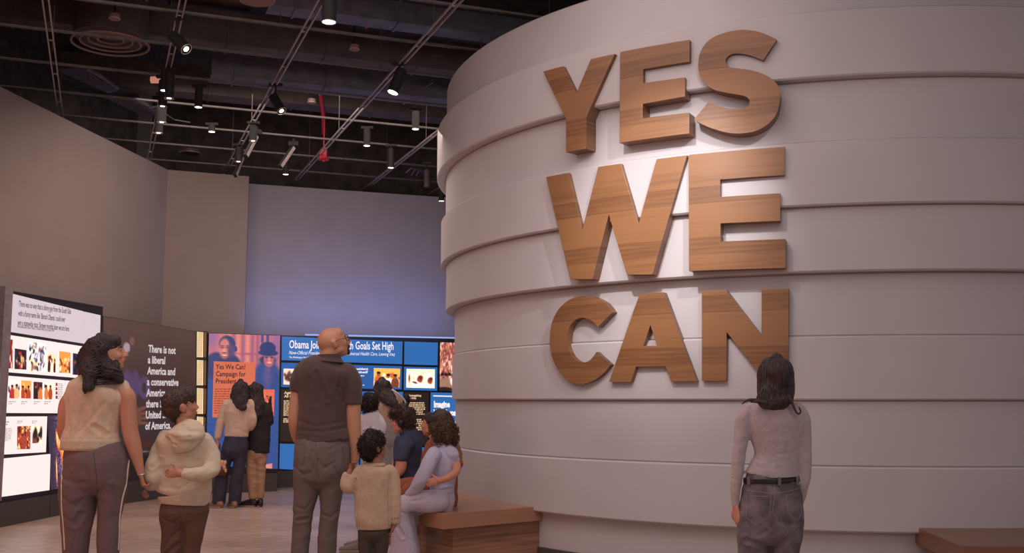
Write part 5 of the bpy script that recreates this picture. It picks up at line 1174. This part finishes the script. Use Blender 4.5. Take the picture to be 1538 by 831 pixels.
D = 13.95
P = Person(D, 388, 'person in a long black coat and tan trousers beside the woman in flared jeans', SK['tan'], .010)
P.head(383, 592, 0, yaw=40, pitch=0, size=1.0, ears=False, brow=M['hair_blk'])
P.limb('skin', [(384, 600, 6), (386, 608, 6), (387, 616, 7)], 1)
P.limb('top', [(387, 604, 8), (388, 609, 14), (389, 618, 17.5), (389, 634, 17), (389, 650, 16.5), (389, 665, 16.5), (388.5, 681, 16)], .72, cap0=FLAT, cap1=FLAT, under=.03)
P.limb('top', [(401, 612, 6), (404.5, 625, 6), (405, 634, 6, .02), (404, 622, 5, .18), (405, 607, 4, .26)], 1, under=.02)
P.limb('top', [(376, 612, 6), (373, 628, 6), (374, 645, 5.5, .08)], 1, under=.02)
P.hand(P.pt(405, 606, .27), (0, .1, 1), (-1, .2, 0), L=.17, curl=40)
P.limb('pants', [(388, 672, 13), (386, 684, 14)], .8, cap0=FLAT, under=.02)
P.limb('pants', [(378, 682, 8.6), (378, 705, 8.2), (379, 725, 7.4), (380, 750, 5.6)], .95, cap1=FLAT, under=.02)
P.limb('pants', [(393, 682, 8.2), (392, 705, 7.2), (391, 725, 6.6), (391, 749, 5)], .95, cap1=FLAT, under=.02)
body = P.build('skin', 'body', P.skin, vx=.009); P.face(body)
top = P.build('top', 'coat', mat('black_wool_coat', s2l(38, 30, 34), .8, var=.25, scale=40, bump=.3, bscale=160)); folds(top.data, 61, .007, 2.4, (1, 1, 1.3), .3)
pa = P.build('pants', 'trousers', woven('tan_chino', s2l(172, 134, 106))); folds(pa.data, 63, .006, 3.4, (1, 1, 1.9), .3)
P.limb('hair', [(382, 577.5, 5), (382.5, 582, 9.5), (383, 590, 10.5), (385, 600, 11, -.04), (387, 612, 9.5, -.1), (388, 622, 6, -.12)], .9); P.limb('hair', [(388, 580, 5), (391, 588, 4)], 1)
P.cap(k=.98); hr = P.build('hair', 'hair', M['hair_blk'], vx=.009); folds(hr.data, 65, .010, 6, (1.5, 1.5, .8), .6); P.strands(hr, [(383, 578), (384, 592), (388, 620, -.08)], 120, .006, 65, .014, .10)
for x, a in ((378, 2.9), (391, 2.0)):
    b = atY(x, fy(0, D), D); P.shoe(b.x, b.y - .02, a, .28, h=.1)
b = atY(406.5, 603, D + .25); bm = bmesh.new(); bm_box(bm, (0, 0, 0), (.012, .07, .14)); bmesh.ops.bevel(bm, geom=bm.edges[:], offset=.004, segments=2, affect='EDGES'); o = link('phone', bm, M['black_frame']); o.location = b; tag(o, 'dark phone held up by the person in the black coat', 'phone')

# ---------------------------------------------------------------- far woman with the girl, in front of the media wall
D = 12.5
P = Person(D, 586, 'woman with long wavy black hair in a tan sweater before the blue screens', SK['tan'], .010)
P.head(575, 585, 0, yaw=28, pitch=-4, size=.98, ears=False, brow=M['hair_blk'])
P.limb('skin', [(577, 592, 6), (580, 600, 6), (582, 606, 7)], 1)
P.limb('top', [(583, 594, 11), (585, 598, 17), (586, 606, 20.5), (585, 616, 19.5), (583, 627, 14), (582, 637.5, 9.5)], .72, cap0=FLAT, cap1=FLAT, under=.02)
P.limb('top', [(604, 602, 6), (607, 614, 6.3), (605, 630, 6, .04), (601, 634, 5, .2)], 1, under=.02); P.limb('top', [(568, 603, 6), (565, 618, 5.5, .05), (567, 626, 5, .2)], 1, under=.02)
P.limb('pants', [(582, 632, 9), (583, 642, 12), (586, 654, 14), (586, 664, 14)], .8, cap0=FLAT, under=.02)
P.limb('pants', [(579, 662, 8), (579, 700, 7.5), (580, 740, 7.5), (580, fy(.05, D), 7.5)], 1, cap1=FLAT, under=.02); P.limb('pants', [(592, 662, 8), (592, 700, 7.5), (593, 740, 7.5), (594, fy(.05, D), 7.5)], 1, cap1=FLAT, under=.02)
body = P.build('skin', 'body', P.skin, vx=.009); P.face(body)
kn2 = knit('tan_sweater_knit', s2l(196, 164, 140)); top = P.build('top', 'sweater', kn2); folds(top.data, 71, .006, 3, (1, 1, 1.4), .3)
P.band('hem_band', [(582.5, 634, 11), (582, 638.5, 10.2)], kn2, top, .74)
pa = P.build('pants', 'trousers', woven('pale_grey_trousers', s2l(150, 140, 138))); folds(pa.data, 73, .007, 2.6, (1, 1, 1.5), .3)
P.limb('hair', [(574, 570.5, 5), (574, 575, 10), (575, 583, 12.5), (578, 591, 12, -.04), (585, 600, 8.5, -.15), (591, 607, 6.5, -.21), (593, 614, 4, -.22)], .9)
P.cap(k=.98); hr = P.build('hair', 'hair', M['hair_blk'], vx=.009); folds(hr.data, 75, .008, 6, (1.4, 1.4, .8), .6); P.strands(hr, [(575, 571), (578, 588), (587, 600, -.14), (593, 613, -.21)], 110, .006, 75, .016, .10)
for x, a in ((580, 1.7), (594, 1.4)):
    b = atY(x, fy(0, D), D); P.shoe(b.x, b.y, a, .25)
b = atY(610.5, 601, D - .05); t = empty('backpack', b); tag(t, 'small black bag with a white strap on the tan-sweater woman\'s shoulder', 'bag')
V, Fc = [], []; ellipsoid(V, Fc, (0, 0, 0), np.eye(3), (.045, .05, .08), 16, 10); me = bpy.data.meshes.new('b'); me.from_pydata(V, [], Fc); me.shade_smooth(); link('bag_body', me, M['dark'], t)
V, Fc = [], []; loft(V, Fc, cat_arr([[-.16, -.09, .12, .012, .008], [-.09, -.10, .07, .012, .008], [-.02, -.07, .0, .012, .008], [.0, -.05, -.05, .010, .008]], 4), 8); me = bpy.data.meshes.new('b'); me.from_pydata(V, [], Fc); me.shade_smooth(); link('strap', me, mat('white_strap', s2l(210, 205, 215), .6), t)

D = 11.9
P = Person(D, 556, 'girl with curly black hair in a white sweatshirt before the blue screens', SK['brown'], .009)
P.head(555.5, 606, 0, yaw=-12, pitch=2, size=.93, brow=M['hair_blk'])
P.limb('skin', [(556, 613, 5), (556, 620, 5), (557, 626, 6)], 1)
P.limb('top', [(556, 618.5, 9), (557, 622, 13), (558, 630, 15), (558, 645, 14.5), (557, 655, 14)], .7, cap0=FLAT, cap1=FLAT, under=.02)
P.limb('top', [(571, 627, 5), (574.5, 638, 5.4), (574, 650, 5, .03), (570, 655, 4, .12)], 1, under=.015); P.limb('top', [(545, 627, 5), (541, 640, 5), (540, 652, 4.6, .05)], 1, under=.015)
P.limb('skin', [(540, 652, 3, .05), (540, 664, 2.6, .1)], 1); P.hand(P.pt(540, 664, .1), (0, .2, -1), (1, 0, 0), L=.14, curl=30)
P.limb('pants', [(557, 646, 11), (557, 656, 12.5), (557, 668, 13)], .8, cap0=FLAT, under=.02)
P.limb('pants', [(551, 666, 7), (550, 700, 6.3), (549, 740, 6), (549, fy(.05, D), 6)], 1, cap1=FLAT, under=.02); P.limb('pants', [(563, 666, 7), (564, 700, 6.3), (565, 740, 6), (565, fy(.05, D), 6)], 1, cap1=FLAT, under=.02)
body = P.build('skin', 'body', P.skin, vx=.008); P.face(body)
top = P.build('top', 'sweatshirt', woven('white_fleece', s2l(214, 206, 216))); folds(top.data, 81, .006, 3.4, (1, 1, 1.4), .3)
pa = P.build('pants', 'trousers', woven('beige_trousers', s2l(178, 158, 146))); folds(pa.data, 83, .006, 3, (1, 1, 1.5), .3)
P.limb('hair', [(555, 594.5, 5), (555, 598, 9.5), (555, 606, 11.5), (555, 613, 10), (555, 618, 6)], .95); P.cap(k=.98)
hr = P.build('hair', 'hair', M['curl_blk'], vx=.008); cells(hr.data, 8, 260, .010); P.curls(hr, 420, .010, .003, 8, length=1.4)
for x, a in ((549, 1.7), (565, 1.4)):
    b = atY(x, fy(0, D), D); P.shoe(b.x, b.y, a, .21)

# ---------------------------------------------------------------- seated people on the bench
D = 10.0
P = Person(D, 610, 'seated youth with black headphones and a navy short-sleeved shirt, seen in profile', SK['fair'], .007)
P.head(605, 634.5, 0, yaw=80, pitch=6, size=1.0, brow=M['hair_dk'])
P.limb('skin', [(609, 641, 8.5), (611, 648, 8.5), (613, 656, 10)], 1)
P.limb('top', [(611, 647, 10), (614, 652, 15), (614, 660, 20), (612.5, 675, 22), (611, 690, 20.5), (611, 705, 19), (612, 718, 19), (613, 738, 19)], 1.0, cap0=FLAT, cap1=FLAT, under=.02)
P.limb('top', [(612, 665, 12, -.13), (605, 678, 11.5, -.19), (602, 692, 10.5, -.20)], .9, cap1=FLAT, under=.02)
P.limb('top', [(612, 665, 12, .13), (603, 680, 10, .19), (598, 690, 9.5, .2)], .9, cap1=FLAT, under=.02)
P.limb('skin', [(603, 688, 8.2, -.20), (602, 702, 8.3, -.20), (597, 710, 7.5, -.20), (586, 709, 6.3, -.16), (573, 712, 4.6, -.10)], .95)
P.hand(P.pt(573, 712, -.1), (-1, .2, -.15), (0, 0, -1), L=.18, curl=25, thumb=1)
P.limb('skin', [(598, 690, 7, .2), (592, 706, 6.5, .18), (576, 716, 5, .1)], .95); P.hand(P.pt(576, 716, .1), (-1, -.2, -.1), (0, 0, -1), L=.18, curl=25, thumb=-1)
for sgn in (-1, 1):
    P.limb('pants', [(614, 738, 15, .10 * sgn), (596, 734, 13, .12 * sgn), (570, 731, 11.5, .14 * sgn), (558, 737, 10.5, .14 * sgn), (555, 760, 9.5, .14 * sgn), (553, 785, 8.5, .14 * sgn), (551, fy(.1, D), 7.5, .14 * sgn)], 1, cap1=FLAT, under=.02)
P.limb('pants', [(613, 715, 17), (613, 735, 18), (613, 742, 15)], 1, cap0=FLAT, under=.02)
for l_ in ('pants',): pass
body = P.build('skin', 'body', P.skin); P.face(body)
top = P.build('top', 'short_sleeved_shirt', woven('navy_cotton', s2l(62, 66, 92))); folds(top.data, 91, .006, 3, (1, 1, 1.3), .3)
P.band('collar', [(608.5, 645.5, 10), (611, 649.5, 12)], woven('navy_collar', s2l(54, 58, 84)), top, 1)
pa = P.build('pants', 'trousers', woven('charcoal_trousers', s2l(64, 54, 56))); folds(pa.data, 93, .006, 3, (1, 1, 1.5), .3)
P.limb('hair', [(604, 614, 8), (605, 617, 13), (608, 624, 15), (611, 632, 12), (613, 640, 8)], 1.0); P.limb('hair', [(592, 619, 5), (589.5, 622, 3.5)], 2.2); P.cap(k=1.0)
hr = P.build('hair', 'hair', M['hair_br']); cells(hr.data, 9, 330, .008); P.curls(hr, 480, .009, .0026, 9, length=1.2)
for q in (-1, 1):
    V, Fc = P.lay('cup'); ellipsoid(V, Fc, P.P(q * .088, -.004, -.006), P.hR, (.020, .033, .038), 18, 12)
V, Fc = P.lay('cup'); loft(V, Fc, cat_arr([[*P.P(.090 * math.cos(a) * 1.02, -.012, .01 + .112 * math.sin(a)), .006, .010] for a in np.linspace(0, math.pi, 14)], 2), 8)
P.raw('cup', 'headphones', mat('black_headphones', (.012, .012, .014), .35), body)
for dd in (-.14, .14):
    b = atY(550, fy(0, D), D); P.shoe(b.x, b.y + dd, math.pi, .29, mat('grey_sneaker_%d' % (dd > 0), s2l(120, 108, 104), .7), h=.11)

D = 9.45
P = Person(D, 664, 'smiling seated woman in a rust outfit with her arm around the curly-haired girl', SK['tan'], .007)
P.head(649.5, 638.5, .06, yaw=72, pitch=6, size=.98, ears=False, brow=M['hair_dk'])
P.limb('skin', [(655, 646, 8.5, .06), (657, 655, 8.5, .05), (660, 665, 10, .03)], 1)
P.limb('top', [(659, 657, 13, .03), (663, 662, 19, .0), (666, 672, 22), (667, 690, 21), (668, 712, 19.5), (668, 735, 19.5), (670, 752, 19)], 1.0, cap0=FLAT, under=.02)
P.limb('top', [(650, 668, 9, -.10), (643, 682, 8.5, -.12), (640, 696, 8, -.10)], 1, cap1=FLAT, under=.015)      # sleeve seen before the girl
P.limb('skin', [(641, 690, 5.8, -.10), (635, 705, 5.8, -.06), (624, 722, 4.8, .0), (614, 738, 4, .06)], 1); P.hand(P.pt(614, 738, .06), (-.9, .3, -.3), (0, 0, -1), L=.17, curl=25)
P.limb('top', [(680, 668, 9, -.12), (685, 684, 8.5, -.30), (686, 698, 8.5, -.46)], 1, cap1=FLAT, under=.015)
P.limb('skin', [(684, 690, 6, -.34), (686, 700, 6.2, -.50), (684, 710, 5.8, -.60), (672, 718, 5.2, -.66), (661, 722.5, 4.3, -.66)], 1); P.hand(P.pt(662, 722.5, -.655), (-1, 0, -.15), (.1, 1, 0), L=.165, curl=10, thumb=-1, spread=4)
P.limb('top', [(668, 744, 17, .0), (646, 738, 15, .10), (620, 729, 11.5, .16), (604, 731, 11, .18), (600, 750, 9.5, .18), (597, 780, 9, .18), (595, 806, 9, .18)], 1, cap1=FLAT, under=.02)
P.limb('top', [(668, 744, 17, .0), (650, 740, 15, -.0), (625, 735, 11.5, .02), (612, 738, 11, .0), (606, 760, 9.5, .0), (596, 790, 9, .0), (590, 808, 9, .0)], 1, cap1=FLAT, under=.02)
body = P.build('skin', 'body', P.skin); P.face(body, mat('rosy_lip', s2l(170, 80, 70), .4))
top = P.build('top', 'rust_jumpsuit', woven('rust_cotton', s2l(148, 84, 56))); folds(top.data, 101, .006, 3, (1, 1, 1.3), .3)
P.limb('hair', [(657, 619.5, 6, .05), (660, 623, 13, .05), (663, 631, 17, .03), (667, 642, 16, .0), (671, 654, 13, -.02), (672, 664, 8, -.04)], .95); P.cap(k=.99)
hr = P.build('hair', 'hair', M['hair_dk']); folds(hr.data, 105, .006, 6, (1.4, 1.4, .8), .5); P.strands(hr, [(658, 620, .05), (664, 640, .02), (671, 662, -.02)], 150, .005, 105, .012, .09)
V, Fc = P.lay('ring'); c = P.pt(655, 731, -.70); loft(V, Fc, [[c[0] + .010 * math.cos(a), c[1] - .0, c[2] + .010 * math.sin(a), .0016, .0016] for a in np.linspace(0, 6.28, 12)], 6); P.raw('ring', 'ring', M['chrome'], body)
for dd in (.18, 0):
    b = atY(592, fy(0, D), D); P.shoe(b.x - .02, b.y + dd, 2.9, .25, mat('white_shoe_%d' % (dd > 0), s2l(200, 180, 170), .6))

D = 9.02
P = Person(D, 662, 'seated girl with curly brown hair in a pale blue hoodie and sweatpants', SK['lt'], .0065)
P.head(659.5, 653, 0, yaw=62, pitch=2, size=.88, brow=M['hair_br'])
P.limb('skin', [(660, 660, 7.5), (661, 668, 7.5), (662, 678, 9)], 1)
P.limb('top', [(661, 670, 11), (662, 674, 17), (664, 682, 21), (666, 698, 21.5), (665, 715, 19.5), (664, 732, 18), (664, 748, 18.5), (664, 755, 18)], .9, cap0=FLAT, cap1=FLAT, under=.02)
P.limb('top', [(652, 682, 11, -.12), (644, 698, 11, -.17), (635, 718, 10.5, -.18), (622, 737, 8.5, -.13), (613, 744, 6, -.10)], .95, cap1=FLAT, under=.02)
P.limb('top', [(655, 685, 10, .15), (640, 705, 10, .20), (625, 730, 8.5, .12)], .95, under=.02)
P.limb('skin', [(618, 741, 4.4, -.12), (611, 745, 3.8, -.10)], 1); P.hand(P.pt(612, 744, -.10), (-1, .2, -.35), (0, .3, -1), L=.145, curl=25, thumb=1)
P.limb('hood', [(662, 671, 11, .0), (670, 677, 13, -.02), (678, 684, 12, -.03), (684, 691, 8, -.03), (690, 693, 2, -.03)], 1.1); P.limb('hood', [(670, 680, 12, -.02), (672, 696, 9, -.05), (671, 708, 3, -.06)], 1.1)
P.limb('pants', [(664, 742, 16.5), (665, 752, 18), (665, 762, 16)], .95, cap0=FLAT, under=.02)
P.limb('pants', [(662, 753, 16.5, -.08), (640, 753, 16, -.10), (617, 755, 14.5, -.10), (603, 763, 14, -.10), (602, 785, 14, -.08), (605, 810, 18, -.06), (607, 832, 20.5, -.05), (608, fy(.04, D), 19, -.05)], .8, cap1=FLAT, under=.03)
P.limb('pants', [(662, 755, 16, .09), (640, 757, 15, .10), (620, 762, 14, .10), (611, 772, 13, .10), (613, 795, 13, .10), (617, 832, 15, .10), (618, fy(.04, D), 14, .10)], .9, cap1=FLAT, under=.03)
body = P.build('skin', 'body', P.skin); P.face(body)
fl = woven('pale_blue_fleece', s2l(186, 182, 206)); top = P.build('top', 'hoodie', fl); folds(top.data, 111, .005, 3, (1, 1, 1.3), .3)
creases(top.data, P.wl([[(658, 690, -.1), (655, 710, -.1), (648, 725, -.1)], [(662, 738, -.1), (675, 735, -.1)]]), .010, .012)
hd = P.build('hood', 'hood', fl, parent=top); folds(hd.data, 112, .004, 5, (1, 1, 1), .4)
pa = P.build('pants', 'sweatpants', woven('pale_blue_jersey', s2l(188, 180, 196))); folds(pa.data, 113, .006, 2.8, (1, 1, 1.2), .3)
creases(pa.data, P.wl([[(650, 742, -.1), (635, 750, -.1), (620, 752, -.1)], [(600, 768, -.1), (615, 772, -.1), (630, 766, -.1)], [(598, 790, -.1), (606, 805, -.1)]]), .012, .012)
P.limb('hair', [(663, 632.5, 6), (664, 636, 13), (666, 644, 17), (669, 654, 17.5), (671, 664, 14.5), (673, 670, 8)], .95); P.cap(k=.95)
hr = P.build('hair', 'hair', M['curl_br']); cells(hr.data, 12, 520, .010); P.curls(hr, 900, .009, .0024, 12, length=1.6)
for x, dd in ((606, -.05), (616, .1)):
    b = atY(x, fy(0, D), D); P.shoe(b.x, b.y + dd, math.pi, .24, mat('white_trainer_%d' % x, s2l(206, 196, 194), .6))
